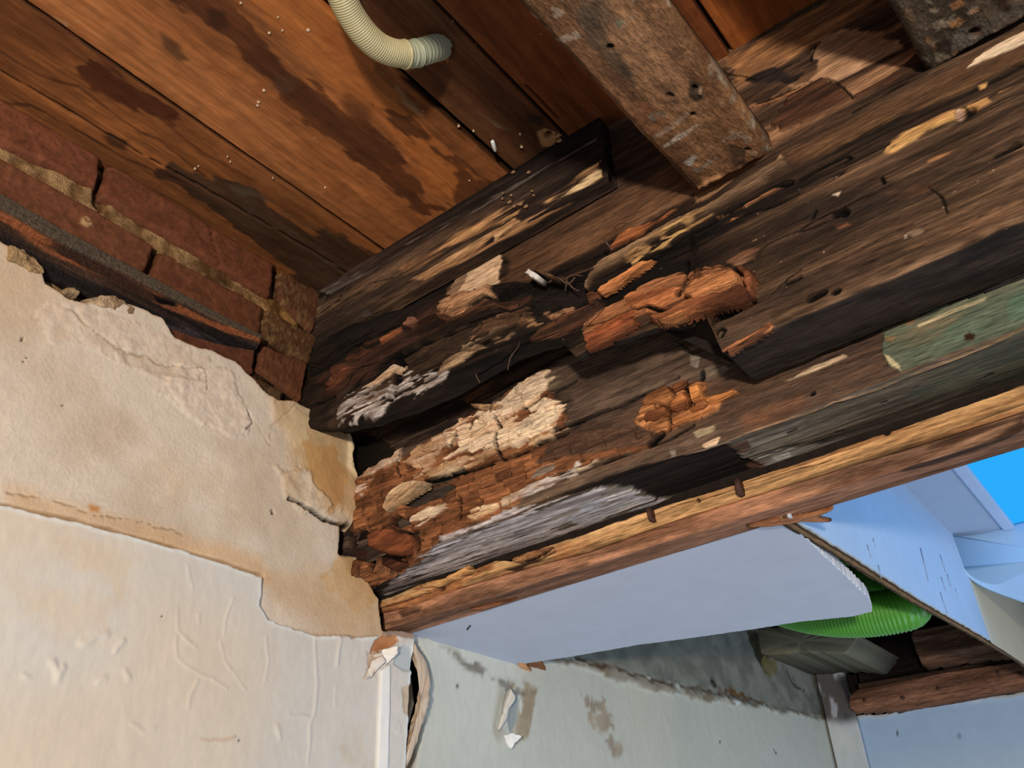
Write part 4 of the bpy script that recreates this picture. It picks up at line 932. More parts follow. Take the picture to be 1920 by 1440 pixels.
relief('upper_face', WX, P_C, XD, TT, lambda x: zeC(x) - (.016 + .069 * ss(-.299, -.290, x)), topC, f_main, C_FEATS, cC, (9, 70), beam, back=.012, seed=800, post=post_C)

# lower half of the face, turning under at its bottom arris
YE = .90; ZE = .484; cE = C_bend(YE, ZE); P_E = P_bend(YE, ZE, .007)
def f_low(u, v):
    h, col = wood_field(u, v, [(84, 68, 60), (124, 100, 84), (150, 126, 106)], 2.2, 42, 831, .003, .0016, fw=.02)
    und = ss(ZE + .002, ZE - .004, v)
    hu, cu = wood_field(u, v, [(92, 84, 76), (124, 116, 104), (150, 142, 130)], 1.8, 40, 861, .002, .0012, fw=.02)
    col = mix(col, cu, und); h = h * (1 - und) + hu * und
    sp = (vn(u * 190, v * 220, 87) > .985) & (fbm(u * 8, v * 20, 88, 3) > .5); col = mix(col, lin((220, 196, 164)) + 0 * col, sp * .7)
    return h, col
PK = (248, 222, 192); PK2 = (232, 194, 156); WH = (226, 214, 204)
E_FEATS = [
    # recessed strip above the rot
    patch('520,880 660,862 690,872 760,838 850,796 930,748 990,708 1060,668 1110,640 1180,600 1100,540 700,600 520,700', (66, 52, 46), (110, 84, 68), r=.004, s=.004, dh=-.008),
    patch('560,900 640,800 700,820 735,850 690,875 660,905 600,960', (62, 48, 32), (40, 32, 26), r=.01, s=.006, dh=-.022, hr=.016, fr=(40, 40)),
    dict(p='720,838 820,790 930,736 1060,662', k='line', w=.0022, d=-.003, c=(112, 92, 76), j=.002),
    patch('860,745 900,718 925,708 900,735 870,752', (150, 100, 60), r=.003, s=.002, a=.7),
    # smooth brown plank in the middle
    patch('1040,690 1100,660 1180,640 1260,640 1340,680 1330,700 1240,720 1160,760 1060,800 1070,740', (128, 104, 90), (106, 84, 72), r=.01, s=.004, a=.8),
    patch('1120,760 1180,720 1280,690 1320,700 1240,730 1160,770', (150, 128, 112), (130, 106, 92), r=.012, s=.01, a=.6, fr=(8, 90)),
    # right hand side: purple-brown worn face
    patch('1180,760 1380,700 1700,580 1660,650 1680,700 1500,770 1380,820 1240,860 1100,900', (110, 84, 72), (132, 98, 76), r=.016, s=.01, a=.6, fr=(8, 70)),
    patch('1400,780 1500,740 1520,760 1460,790 1400,800', (158, 104, 70), (130, 90, 66), r=.01, s=.008, a=.7),
    patch('1460,718 1520,690 1580,664 1590,670 1540,692 1480,716', (206, 180, 148), (176, 146, 118), r=.004, s=.001, gap=.40, dh=.002),
    patch('1320,690 1345,680 1370,690 1352,706 1318,716', (158, 140, 124), (130, 112, 98), r=.003, s=.001, dh=.002), patch('1296,668 1312,670 1308,690 1296,684', (150, 140, 128), r=.002, s=.001),
    patch('1312,692 1322,694 1324,712 1316,718 1312,706', (60, 62, 66), r=.002, s=.001, dh=-.003),
    crack('1270,640 1290,655 1300,665', .0012, .002, j=.001),
    # green paint left on the right end
    patch('1652,648 1660,622 1700,606 1800,556 1920,500 2100,420 2100,560 1920,612 1800,658 1690,698 1668,688 1656,668', (110, 126, 108), (126, 132, 112), r=.003, s=.001, dh=.003, fr=(10, 40)),
    patch('1660,622 1700,600 1780,590 1860,560 1800,600 1740,640 1680,650', (140, 128, 100), (120, 122, 100), r=.012, s=.003, gap=.42, a=.8),
    patch('1700,600 1715,598 1716,606 1704,612', (170, 122, 80), r=.004, a=.8), patch('1660,630 1680,634 1674,642 1660,640', (176, 136, 90), r=.004, a=.8),
    patch('1720,610 1790,580 1850,560 1846,566 1780,592 1724,616', (190, 176, 140), r=.002, gap=.4), patch('1652,660 1668,684 1690,696 1686,686 1668,668', (214, 200, 160), r=.002, gap=.35, s=.001),
    patch('1740,664 1790,640 1850,616 1860,590 1810,600 1760,634', (100, 134, 114), (118, 140, 120), r=.01, gap=.42, a=.9),
    patch('1890,560 1925,530 1925,600 1895,602', (110, 148, 128), (100, 136, 116), r=.006, a=.8),
    patch('1807,630 1818,624 1828,628 1824,636 1812,638', (116, 66, 44), (90, 50, 34), r=.002, s=.001, dh=-.002),
    # arris highlight put into the colour along the worn edge
    dict(p='1180,888 1260,862 1330,842 1400,812 1480,786 1560,756 1650,726 1800,668 1920,618 2100,540', k='line', w=.0035, d=-.002, c=(186, 146, 108), a=.8, j=.002),
    # brown rot
    dict(k='cubes', p='655,1010 652,960 668,892 700,876 760,850 840,800 940,752 1010,706 1042,745 1058,790 1062,812 1120,800 1190,806 1240,812 1215,838 1120,868 1050,885 1010,915 950,960 880,990 830,1010 790,1050 740,1080 700,1098 665,1060',
         c=(184, 118, 70), c2=(124, 76, 46), r=.010, rh=.016, ln=.034, amp=.008, dh=.002, fr=(14, 60)),
    patch('1040,805 1110,790 1200,800 1250,812 1220,830 1120,845 1060,858 1010,870', (102, 78, 66), (126, 96, 78), r=.006, s=.002, a=.85, fr=(8, 80)),
    dict(k='cubes', p='1188,790 1205,756 1232,740 1262,722 1310,714 1330,716 1326,742 1378,730 1352,752 1346,770 1312,790 1275,800 1250,812 1215,806',
         c=(214, 144, 82), c2=(150, 92, 52), r=.006, rh=.018, ln=.030, amp=.007, dh=.002, fr=(16, 60)),
    # pale skins of decayed surface
    patch('836,800 880,786 905,770 940,752 962,740 985,715 1016,700 1024,702 1018,716 1034,712 1030,728 1022,740 1030,742 1034,752 1058,756 1054,772 1046,786 1038,800 1010,812 1016,822 990,836 960,842 925,852 890,862 862,880 838,896 822,892 840,862 862,848 870,826 845,834 838,820',
          PK, PK2, r=.012, s=.0012, dh=.003, hr=.005, gap=.40, fr=(14, 80)),
    patch('940,752 985,720 1016,704 1030,712 1026,738 1000,756 960,780 915,800 905,790', PK, (222, 196, 170), r=.007, s=.001, dh=.003, hr=.003, fr=(12, 80)),
    patch('960,840 962,815 1000,780 1030,758 1058,758 1050,782 1030,806 1000,820 975,842', (240, 220, 190), PK, r=.006, s=.001, dh=.003, hr=.003, fr=(12, 80)),
    patch('668,926 676,896 700,880 752,838 754,866 710,884 694,914 684,930', (230, 206, 188), (190, 150, 120), r=.005, s=.001, gap=.34, dh=.004, hr=.006, fr=(14, 90)),
    patch('764,866 790,838 830,812 862,816 870,832 830,836 826,856 802,880 780,876', (226, 196, 168), (196, 152, 112), r=.008, s=.001, gap=.42, dh=.004, hr=.006, fr=(14, 80)),
    patch('768,900 800,882 860,862 930,846 1030,810 1100,782 1060,812 980,842 900,872 850,896 810,902', (230, 200, 164), (200, 158, 112), r=.008, s=.001, gap=.44, dh=.004, hr=.005, fr=(12, 90)),
    patch('770,990 778,972 810,956 838,948 842,956 812,976 790,992', (232, 210, 184), (206, 170, 134), r=.006, s=.001, gap=.36, dh=.004, hr=.006),
    patch('885,972 888,958 910,948 934,944 936,952 916,966 896,978', (236, 206, 168), (222, 184, 140), r=.004, s=.001, gap=.32, dh=.004),
    patch('940,950 945,934 990,918 1030,900 1084,876 1080,890 1040,904 1000,926 966,944 946,962', (216, 206, 204), (196, 170, 146), r=.010, s=.001, gap=.40, dh=.003, hr=.006),
    patch('1010,872 1060,848 1040,880 1000,898', (176, 164, 160), (150, 128, 112), r=.008, gap=.42), patch('1100,868 1180,846 1200,840 1160,862 1110,874', (190, 130, 86), (150, 96, 62), r=.006, gap=.42),
    patch('1085,880 1120,866 1180,850 1140,872 1100,892', (214, 190, 160), (180, 150, 120), r=.006, s=.001, gap=.50, dh=.002),
    patch('1300,810 1340,796 1336,806 1310,818', (200, 184, 150), (170, 146, 116), r=.008, gap=.46), patch('1320,835 1348,822 1344,834 1324,840', (244, 208, 172), r=.003, gap=.35, dh=.002),
    patch('1255,840 1270,838 1268,858 1258,862', (160, 150, 142), r=.006, gap=.5),
    # deep splits
    dict(p='790,912 850,892 900,876 940,862 1000,840 1060,812 1100,786 1150,766 1210,738 1270,706', k='line', w=.0030, d=.014, c=(18, 13, 11), j=.003),
    dict(p='800,905 840,894 870,884', k='line', w=.006, d=.014, c=(16, 12, 10), j=.002),
    dict(p='985,770 1030,742 1080,714', k='line', w=.0022, d=.010, c=(24, 18, 15), j=.002), dict(p='1040,812 1100,782 1140,765', k='line', w=.0035, d=.012, c=(14, 11, 10), j=.002),
    dict(p='930,780 938,800 934,830 942,860', k='line', w=.0030, d=.012, c=(34, 20, 14), j=.003), dict(p='892,788 888,806', k='line', w=.0026, d=.010, c=(30, 20, 14), j=.002),
    dict(p='752,842 748,868 752,895', k='line', w=.0024, d=.010, c=(34, 20, 14), j=.002), dict(p='860,812 862,820 848,836', k='line', w=.0035, d=.012, c=(24, 16, 12), j=.002),
    dict(p='862,930 868,955 866,975', k='line', w=.0026, d=.010, c=(40, 24, 16), j=.002),
    dict(p='1288,728 1294,752 1292,766', k='line', w=.0034, d=.012, c=(22, 14, 10), j=.002), dict(p='1256,772 1258,790 1254,808', k='line', w=.0034, d=.012, c=(22, 14, 10), j=.002),
    dict(p='1262,724 1266,740 1258,756 1240,764 1200,790', k='line', w=.0024, d=.010, c=(26, 16, 12), j=.002), dict(p='1262,734 1290,722 1320,706', k='line', w=.0030, d=.010, c=(26, 16, 12), j=.001),
    dict(p='1050,895 1130,868 1190,848 1240,830 1300,800', k='line', w=.0022, d=.008, c=(40, 28, 22), j=.003),
    dict(p='1218,832 1228,822 1240,814', k='line', w=.006, d=.016, c=(12, 10, 10), j=.001, m=.02),
    # hollow behind the flap
    patch('752,938 790,918 830,902 850,912 830,930 800,946 770,950', (46, 28, 20), (74, 42, 28), r=.006, s=.002, dh=-.020, hr=.01),
    patch('700,1010 704,990 690,1000 678,1020 680,1048 700,1060 716,1068 740,1076 768,1058 790,1020 786,1000 760,994 730,990', (60, 34, 22), (36, 22, 16), r=.005, s=.002, dh=-.040, hr=.012, fr=(24, 30)),
    patch('735,975 745,968 770,980 760,990 742,988', (30, 20, 16), r=.003, dh=-.02),
    patch('655,1000 690,990 684,1050 660,1046', (92, 52, 34), (50, 34, 26), r=.008, s=.002, dh=-.012, hr=.014, fr=(30, 30)),
    # bottom arris and mould on the underside
    patch('716,1114 735,1088 770,1060 835,1008 880,990 935,966 985,945 1050,928 1120,918 1180,912 1240,936 1216,956 1150,978 1050,1012 950,1040 850,1074 760,1104 720,1120', (206, 202, 212), (150, 142, 146), r=.010, s=.002, gap=.42, fr=(9, 110), dh=.001),
    patch('800,1062 850,1020 900,1000 960,990 950,1020 880,1050 820,1072', (200, 192, 190), (170, 160, 160), r=.010, gap=.4, a=.8, fr=(12, 60)),
    patch('1110,940 1180,925 1230,936 1214,950 1150,968 1090,985 1060,975', (196, 204, 222), (170, 176, 190), r=.008, gap=.4, fr=(16, 60)),
    patch('1000,945 1100,905 1200,872 1290,852 1350,834 1366,838 1396,858 1428,876 1400,896 1330,915 1260,935 1235,938 1180,912 1100,918 1050,928', (62, 48, 46), (44, 36, 38), r=.006, s=.003, dh=-.004, fr=(8, 90)),
    patch('1366,838 1400,826 1410,838 1400,850 1386,852', (124, 94, 78), (100, 78, 66), r=.004), patch('1400,876 1430,862 1460,876 1420,888', (140, 100, 82), r=.004, a=.8),
    patch('1410,862 1450,846 1520,836 1580,824 1560,838 1500,856 1450,872', (168, 170, 174), (146, 144, 142), r=.010, s=.004, a=.8, gap=.35),
    patch('1446,858 1480,848 1486,858 1456,866', (186, 188, 190), r=.003), crack('1395,868 1430,856 1452,848', .0018, j=.002),
    dict(p='1478,812 1492,806', k='line', w=.003, d=.004, c=(40, 36, 34), j=.001, m=.02), dict(p='1568,812 1580,808', k='line', w=.003, d=.004, c=(40, 36, 34), j=.001, m=.02), dict(p='1408,852 1418,848', k='line', w=.003, d=.004, c=(40, 36, 34), m=.02),
    patch('1690,705 1760,690 1920,630 2100,560 2100,660 1920,700 1800,740 1700,760', (88, 104, 92), (104, 108, 92), r=.02, s=.008, a=.7),
    patch('1500,780 1600,745 1700,708 1790,690 1740,720 1600,770 1500,800', (122, 110, 92), (104, 92, 78), r=.01, s=.008, a=.6),
    dict(p='1850,708 1858,704', k='line', w=.004, d=.006, c=(20, 20, 20), m=.02), dict(p='1710,728 1718,726', k='line', w=.002, d=.004, c=(30, 28, 26), m=.02), dict(p='1524,740 1527,738', k='line', w=.003, d=.005, c=(24, 20, 20), m=.02),
    dict(p='1654,756 1664,752', k='line', w=.0025, d=.004, c=(50, 44, 40), m=.02),
]
def blowE(u, v, h, col):
    # keep the paint and wood off the buried top
    return h, col
def gridE():
    a = dense((ZE - .118, ZE, .0018), (ZE, .72, .0015), (.72, .80, .004)); return (a - (ZE - .118)) / (.80 - (ZE - .118))
relief('lower_face', WX, P_E, XD, gridE(), ZE - .118, .80, f_low, E_FEATS, cE, (9, 60), beam, back=.012, seed=900)

# loose pieces still hanging on the beam, each its own part
SPL = [  # polygon, plane, height, inset, colour, colour2, tilt
    ('1284,560 1290,540 1304,524 1330,514 1378,506 1390,520 1394,536 1372,548 1340,556 1306,568', YC - .012, .010, .25, (222, 146, 86), (196, 124, 72), (0, -.5)),
    ('1215,602 1250,598 1292,578 1310,570 1375,550 1396,540 1412,548 1406,566 1370,580 1310,592 1262,606 1236,612', YC - .006, .016, .2, (178, 106, 60), (138, 80, 50), (0, .2)),
    ('1225,598 1236,588 1262,584 1290,580 1288,592 1262,606 1240,608', YC - .014, .008, .3, (216, 142, 80), (190, 118, 66), (0, -.3)),
    ('1098,655 1110,640 1150,620 1196,600 1190,612 1150,636 1116,652 1100,660', YC - .010, .010, .2, (188, 104, 56), (150, 84, 48), (0, .3)),
    ('1118,548 1150,526 1195,498 1226,482 1222,490 1190,512 1150,540 1128,552', YC - .014, .006, .2, (220, 140, 76), (180, 108, 60), (0, .2)),
    ('1380,505 1394,500 1412,510 1422,530 1418,552 1408,560 1400,544 1398,524', YC - .006, .012, .3, (164, 98, 60), (128, 76, 48), (0, 0)),
    ('716,952 722,930 734,914 756,902 780,900 803,904 800,914 782,926 762,938 742,948 724,960', YE - .010, .006, .3, (240, 206, 166), (224, 184, 140), (.2, -.3)),
    ('700,1008 716,998 746,994 782,1006 786,1022 776,1034 752,1040 716,1038 702,1030', YE + .012, .016, .3, (176, 98, 54), (128, 72, 44), (0, .2)),
    ('706,1044 736,1046 760,1056 740,1068 716,1060', YE + .024, .008, .3, (128, 72, 44), (92, 54, 36), (0, 0)),
    ('1204,760 1214,740 1252,722 1264,738 1264,750 1246,758 1222,756', YE - .008, .006, .18, (214, 140, 74), (186, 114, 60), (0, 0)),
    ('1254,772 1260,752 1284,732 1292,748 1290,764 1268,774', YE - .005, .006, .15, (206, 128, 62), (176, 104, 54), (0, 0)),
    ('1292,728 1316,718 1318,742 1322,744 1296,756', YE - .007, .006, .15, (226, 146, 70), (200, 122, 60), (0, 0)),
    ('1260,722 1280,712 1296,708 1286,720 1262,734', YE - .004, .005, .2, (190, 118, 62), (160, 96, 54), (0, 0)),
    ('1204,750 1230,746 1236,756 1208,762', YE - .002, .004, .2, (186, 112, 56), (160, 96, 52), (0, 0)),
    ('1322,748 1356,738 1380,730 1384,734 1350,750 1326,758', YE - .006, .005, .2, (222, 140, 66), (190, 116, 56), (0, 0)),
    ('1290,766 1320,756 1330,758 1318,768 1296,776', YE - .004, .005, .2, (214, 134, 66), (180, 108, 56), (0, 0)),
    ('1260,790 1290,780 1320,772 1300,786 1262,800', YE - .004, .005, .2, (208, 132, 66), (180, 108, 56), (0, 0)),
    ('1210,776 1250,762 1254,776 1222,790 1206,790', YE - .004, .006, .2, (196, 122, 64), (168, 100, 54), (0, 0)),
    ('876,755 900,756 935,758 928,762 900,766 884,762', YE - .020, .004, .3, (222, 180, 130), (196, 150, 104), (0, 0)),
    ('1360,656 1400,634 1446,606 1448,614 1404,640 1364,662', YC - .004, .005, .2, (206, 136, 86), (176, 110, 70), (0, 0)),
]
for i, (p, y0, H, ins, a, b, tl) in enumerate(SPL):
    chunk('wood_chunk' if H > .007 else 'wood_flake', WX, p, C_y(y0), P_y(y0), H, a, b, beam, seed=600 + i, rag=.0030, edge_=.0028, tilt=tl, ridge=.0022)
chunk('wood_flake', WX, '1590,614 1640,592 1700,564 1760,547 1900,500 1960,480 1960,494 1850,536 1760,566 1700,588 1650,606 1600,622', C_y(.884), P_y(.884), .004, (104, 98, 100), (76, 70, 72), beam, seed=680, rag=.004, gr=(6, 90))
chunk('wood_flake', WX, '1480,655 1560,625 1600,612 1650,600 1700,590 1640,616 1560,645 1500,668', C_y(.886), P_y(.886), .003, (64, 52, 48), (44, 38, 38), beam, seed=681, rag=.004, gr=(6, 90))
# fibres
HAIR = mat_surface('fibre', .8, color=(86, 66, 54))
for i, (p, y0, w) in enumerate([('952,694 960,672 968,650 975,642', YC - .01, .0008), ('895,692 896,706 897,716', YC - .005, .0008), ('918,770 926,758 934,742', YE - .02, .0008),
                                ('1132,448 1140,458 1146,466', YC - .012, .0012), ('1050,520 1062,526 1072,538 1085,545', YC - .012, .001), ('1090,620 1110,600 1130,575', YC - .016, .0007),
                                ('1060,545 1070,520 1090,515', YC - .012, .0007), ('1030,530 1046,522 1062,530 1078,520', YC - .014, .0012), ('1150,410 1160,400 1176,398', YC - .01, .0006)]):
    Q = [C_y(y0)(q) for q in pts(p)]; V_, F_ = sweep(spline([(q[0], y0 - .004 * math.sin(k * 2.1), q[1]) for k, q in enumerate(Q)], 14), w, 6)
    link('fibre', V_, F_, HAIR, beam)
# plaster blob with straw stuck to the beam, and a chip of lime
blob = thing('lime_lump', C_y(YC - .02)((1008, 516))[0:1] + (YC - .02,) + C_y(YC - .02)((1008, 516))[1:2], 'small white lime lump stuck in the black hollow of the beam', 'debris')
lump('lime', PL, '988,514 994,508 1004,512 1016,520 1012,528 1002,524', C_y(YC - .02), P_y(YC - .02), .008, .3, (228, 224, 222), (200, 186, 176), blob, seed=71, n=24, rag=.001, back=.014)
lump('wood_end', WX, '986,512 992,500 1004,502 1030,512 1046,522 1040,526 1018,516 1000,508', C_y(YC - .02), P_y(YC - .02), .006, .3, (130, 96, 66), (96, 68, 48), blob, seed=72, n=24, rag=.001, back=.016)
fl = thing('fluff', C_y(.885)((1450, 656))[0:1] + (.885,) + C_y(.885)((1450, 656))[1:2], 'tiny pinkish tuft of fluff under the split tongue of the beam', 'debris')
lump('tuft', PL, '1438,656 1446,650 1456,652 1464,646 1466,656 1456,664 1448,666 1442,660', C_y(.885), P_y(.885), .010, .3, (214, 186, 170), (190, 168, 160), fl, seed=73, n=24, rag=.002, back=.016)

# ------------------------------------------------------------------ dark lath nailed under the ceiling
YB = .800; ZB = .872
lath = thing('ceiling_lath', (-.7, YB, ZB), 'dark brown lath with pale scraped streaks along the ceiling edge, broken off on the right', 'lath')
cB = C_bend(YB, ZB)
ux = lambda v: -.3925 + .008 * (fbm(v * 60, v * 0, 90, 3) - .5)
def P_B(u, v, h):
    x = -1.02 + (u + 1.02) * ((ux(v) + 1.02) / (.6275)); d = v - ZB; t = ss(-.004, .004, d); k = 1 / np.sqrt(t * t + (1 - t) ** 2)
    return np.stack([x, np.where(d >= 0, YB, YB - d) - h * t * k, np.where(d >= 0, v, ZB) - h * (1 - t) * k], -1)
def f_lath(u, v): return wood_field(u, v, [(78, 60, 54), (104, 80, 66), (134, 104, 78)], 2.2, 36, 921, .002, .0012, fw=.015)
relief('board', WX, P_B, dense((-1.02, -.3925, .0018)), np.linspace(0, 1, 110), ZB - .022, .9985, f_lath, [
    patch('560,620 660,560 760,510 860,460 780,530 660,600 580,660', (70, 56, 54), (58, 46, 44), r=.02, s=.01, a=.7),
    patch('750,500 790,486 860,440 930,400 980,380 970,400 900,440 840,468 790,500 760,515', (206, 158, 104), (160, 114, 76), r=.010, s=.003, gap=.42, fr=(6, 90)),
    patch('760,525 830,490 900,450 960,410 1000,400 1060,370 1120,322 1130,330 1060,385 960,440 880,480 800,520', (214, 168, 118), (176, 128, 84), r=.008, s=.003, gap=.44, fr=(6, 90)),
    patch('920,440 945,415 960,408 975,414 950,432 930,450', (226, 184, 134), (196, 146, 98), r=.006, s=.001, gap=.35),
    patch('1010,380 1060,352 1110,300 1128,296 1124,318 1080,352 1030,384', (206, 160, 104), (150, 108, 74), r=.008, s=.004, gap=.40, fr=(6, 90)),
    patch('1118,318 1128,316 1130,330 1100,348 1060,368 1040,378', (236, 206, 156), r=.003, s=.001, gap=.4),
    crack('590,600 640,570 680,545', .0018, .004, j=.003), crack('620,560 680,535 740,520', .001, .003, j=.004), crack('600,586 620,572', .003, .008, j=.002),
    patch('585,575 600,556 612,555 606,572 590,590', (150, 128, 98), (110, 90, 68), r=.006, gap=.4), patch('675,588 700,580 702,590 680,598', (104, 100, 104), r=.006, gap=.45),
    patch('600,545 720,480 940,360 1110,264 1120,258 1116,264 960,356 740,480 620,550', (120, 108, 104), r=.004, s=.001, gap=.42),
], cB, (8, 80), lath, back=.020, seed=930)
lump('broken_end', WX, '1118,262 1126,262 1140,290 1142,322 1134,326 1124,318 1120,290', C_y(YB + .004), P_y(YB + .004), .004, .3, (60, 42, 34), (40, 30, 26), lath, seed=931, n=24, rag=.001, back=.014)
# crumbs on the lath
rs = np.random.RandomState(12)
for q in pts('943,362 958,366 997,358 976,382 986,386 942,372 955,378 1000,366 990,323 962,322 964,386'):
    x, z = C_y(.795)(q); s = rs.uniform(.0012, .0028); a = rs.uniform(0, 3.1)
    lump('crumb', WX, [(x + s * 1.6 * math.cos(a + k) * (1.3 if k % 2 else .8), z + s * math.sin(a + k)) for k in range(6)], lambda p: p, P_y(.796), .002, .3, (190, 150, 110), (150, 116, 90), lath, seed=int(q[0]), n=10, rag=.0002, back=.004)

# ------------------------------------------------------------------ two old battens running towards the room
def batten(name, label, TLs, zb, pixpoly, base, cA, feats, seed, lab_end):
    t = thing('ceiling_batten', base, label, 'batten', 'battens under the ceiling')
    conv = C_z(zb)
    u0, u1, y1 = pixpoly
    def f_b(u, v):
        h, col = wood_field(v, u, cA, 1.6, 16, seed, .0, .0020)
        n = fbm(u * 30, v * 30, seed + 2, 5); n2 = fbm(u * 90, v * 60, seed + 4, 3)
        col = mix(col, lin(cA[0]) + 0 * col, ss(.55, .7, n) * .5); h = h + .004 * (n - .5) + .002 * (n2 - .5)
        e = np.minimum(np.minimum(u - u0(v), u1(v) - u), y1(u) - v); h = h - .006 * (1 - ss(0, .007, e))
        sp = (n2 > .66) & (fbm(u * 12, v * 12, seed + 6, 3) > .52); col = mix(col, lin((188, 180, 168)) + 0 * col, sp * .5)
        return h, col
    def P_bat(s, v, h):
        yy = -0.6 + (v + .6) * 1.0
        return np.stack([s, yy, zb - h], -1)
    # grid in (s in 0..1, v) mapped to the plank outline
    def place(s, t_, h):
        yv = -.6 + (y1(u0(.8) * (1 - s) + u1(.8) * s) + .6) * t_; x = u0(yv) * (1 - s) + u1(yv) * s
        e = 1; return np.stack([x, yv, zb - h], -1)
    def field(s, t_):
        yv = -.6 + (y1(u0(.8) * (1 - s) + u1(.8) * s) + .6) * t_; x = u0(yv) * (1 - s) + u1(yv) * s
        h, col = f_b(x, yv); return apply_feats(x, yv, h.copy(), col.copy(), feats, conv, (24, 24), seed)
    Tg = np.concatenate([np.linspace(0, .64, 24, endpoint=False), np.linspace(.64, 1, 260)])
    relief('board', WR, place, np.linspace(0, 1, 76), Tg, 0, 1, field, [], lambda p: p, (1, 1), t, back=.026, seed=seed)
    return t
def L1(v): return -.2985 + .004 * (fbm(v * 14, v * 0, 5, 3) - .5) + 0 * v
ZA = .775; cA_ = C_z(ZA)
a0 = cA_((1310, 366)); a1 = cA_((1459, 292)); a0b = cA_((967, 0)); a1b = cA_((1246, 0))
def lerpx(pA, pB): return lambda v: pA[0] + (pB[0] - pA[0]) * (np.asarray(v, float) - pA[1]) / (pB[1] - pA[1])
l_ = lerpx(a0, a0b); r_ = lerpx(a1, a1b)
u0A = lambda v: l_(v) + .0035 * (fbm(np.asarray(v, float) * 22, 0 * np.asarray(v, float), 15, 3) - .5)
u1A = lambda v: r_(v) - .010 * ss(a1[1] - .016, a1[1], np.asarray(v, float)) ** 2 + .002 * (fbm(np.asarray(v, float) * 22, 0 * np.asarray(v, float), 16, 3) - .5)
y1A = lambda u: a0[1] + (a1[1] - a0[1]) * (np.asarray(u, float) - a0[0]) / (a1[0] - a0[0]) + .005 * (fbm(np.asarray(u, float) * 60, 0 * np.asarray(u, float), 17, 3) - .5) - .004
batten('b', 'brown paint-stained batten crossing the top centre, its chipped end resting on the beam', None, ZA, (u0A, u1A, y1A), (-.22, .6, ZA),
       [(112, 80, 56), (150, 108, 72), (172, 130, 92)], [
    patch('1080,20 1110,10 1130,60 1180,130 1190,160 1150,120 1110,90', (92, 80, 68), (110, 92, 74), r=.008, s=.004, a=.8),
    patch('1145,95 1156,92 1186,140 1176,146 1160,128', (72, 62, 56), (84, 72, 62), r=.004, s=.003, a=.9),
    patch('1090,-60 1140,-50 1150,40 1120,60 1096,30', (90, 82, 72), r=.012, s=.006, a=.6),
    dict(p='1144,88 1146,90', k='line', w=.0045, d=.012, c=(10, 8, 8), j=0, vary=0, m=.02), dict(p='1255,178 1260,181', k='line', w=.0035, d=.010, c=(12, 9, 8), j=0, vary=0, m=.02),
    dict(p='1299,214 1300,216', k='line', w=.0035, d=.01, c=(14, 10, 8), j=0, vary=0, m=.02), dict(p='1402,281 1404,282', k='line', w=.0035, d=.01, c=(14, 10, 8), j=0, vary=0, m=.02),
    patch('1288,155 1306,148 1322,165 1318,186 1300,190 1290,176', (66, 52, 46), (84, 68, 58), r=.008, s=.003), dict(p='1302,164 1306,168', k='line', w=.004, d=.01, c=(10, 8, 8), j=.001, m=.02),
    patch('1310,166 1318,164 1318,180 1308,178', (176, 150, 130), r=.002, s=.001, dh=.003),
    patch('1240,150 1262,170 1270,190 1256,192 1240,170', (86, 70, 58), r=.006, s=.004, a=.8),
    patch('1200,275 1230,250 1290,208 1296,214 1262,240 1220,272', (206, 196, 186), (170, 152, 136), r=.004, s=.001, gap=.40), patch('1240,272 1270,250 1312,228 1312,236 1276,262 1245,278', (208, 200, 192), (176, 156, 140), r=.004, s=.001, gap=.38),
    patch('1280,305 1300,290 1310,292 1295,310', (190, 192, 200), r=.004, gap=.4), patch('1280,325 1296,312 1300,320 1288,330', (196, 198, 208), r=.004, gap=.4), patch('1300,318 1340,290 1344,300 1310,326', (150, 142, 134), r=.006, gap=.42),
    patch('1305,352 1325,335 1350,325 1356,332 1335,345 1310,360', (226, 168, 110), (206, 190, 176), r=.004, gap=.36, dh=.003), patch('1348,340 1370,330 1368,346 1352,352', (196, 186, 176), r=.003, gap=.35),
    patch('1330,345 1345,338 1358,340 1350,352', (30, 24, 22), r=.003, dh=-.008), patch('1366,335 1400,320 1454,296 1456,282 1446,280 1440,292 1390,318', (176, 164, 148), (150, 136, 118), r=.004, gap=.34),
    patch('1372,300 1390,290 1392,300 1378,308', (206, 138, 90), r=.003), patch('1408,284 1420,284 1418,292 1408,292', (214, 180, 150), r=.002), patch('1370,275 1400,280 1395,305 1380,310', (82, 66, 56), r=.006, a=.8),
    patch('1325,100 1336,112 1352,140 1376,180 1370,184 1348,148 1332,120', (188, 176, 162), (160, 144, 126), r=.004, gap=.42), patch('1250,5 1262,10 1264,22 1254,18', (196, 180, 166), r=.003, gap=.4),
    patch('1410,230 1424,226 1424,240 1414,242', (196, 190, 182), r=.003, gap=.36), patch('1428,255 1440,262 1444,285 1432,280', (150, 144, 134), r=.005, gap=.42),
    patch('1154,32 1168,40 1164,54 1154,48', (126, 138, 122), r=.004, a=.7), patch('1180,30 1188,34 1184,40', (150, 146, 130), r=.003), patch('1190,60 1200,66 1196,72', (140, 140, 124), r=.003),
    patch('1170,200 1240,180 1260,240 1220,260 1180,230', (168, 110, 72), (140, 96, 68), r=.02, s=.01, a=.5), patch('1236,-40 1262,-40 1400,180 1452,270 1444,276 1380,170 1300,60', (120, 106, 88), (104, 90, 74), r=.004, s=.002, a=.6),
    patch('985,20 1010,40 1000,50 980,30', (196, 176, 156), r=.003, gap=.45), patch('1214,215 1250,210 1242,224 1222,232', (128, 120, 110), r=.006, gap=.42),
    patch('1300,60 1330,90 1340,130 1320,120', (170, 112, 70), r=.01, s=.006, a=.4),
], 951, None)
ZB2 = .785; cB2 = C_z(ZB2)
b0 = cB2((1742, 140)); b1 = cB2((2060, -40)); b0b = cB2((1664, 0))
lb_ = lerpx(b0, b0b)
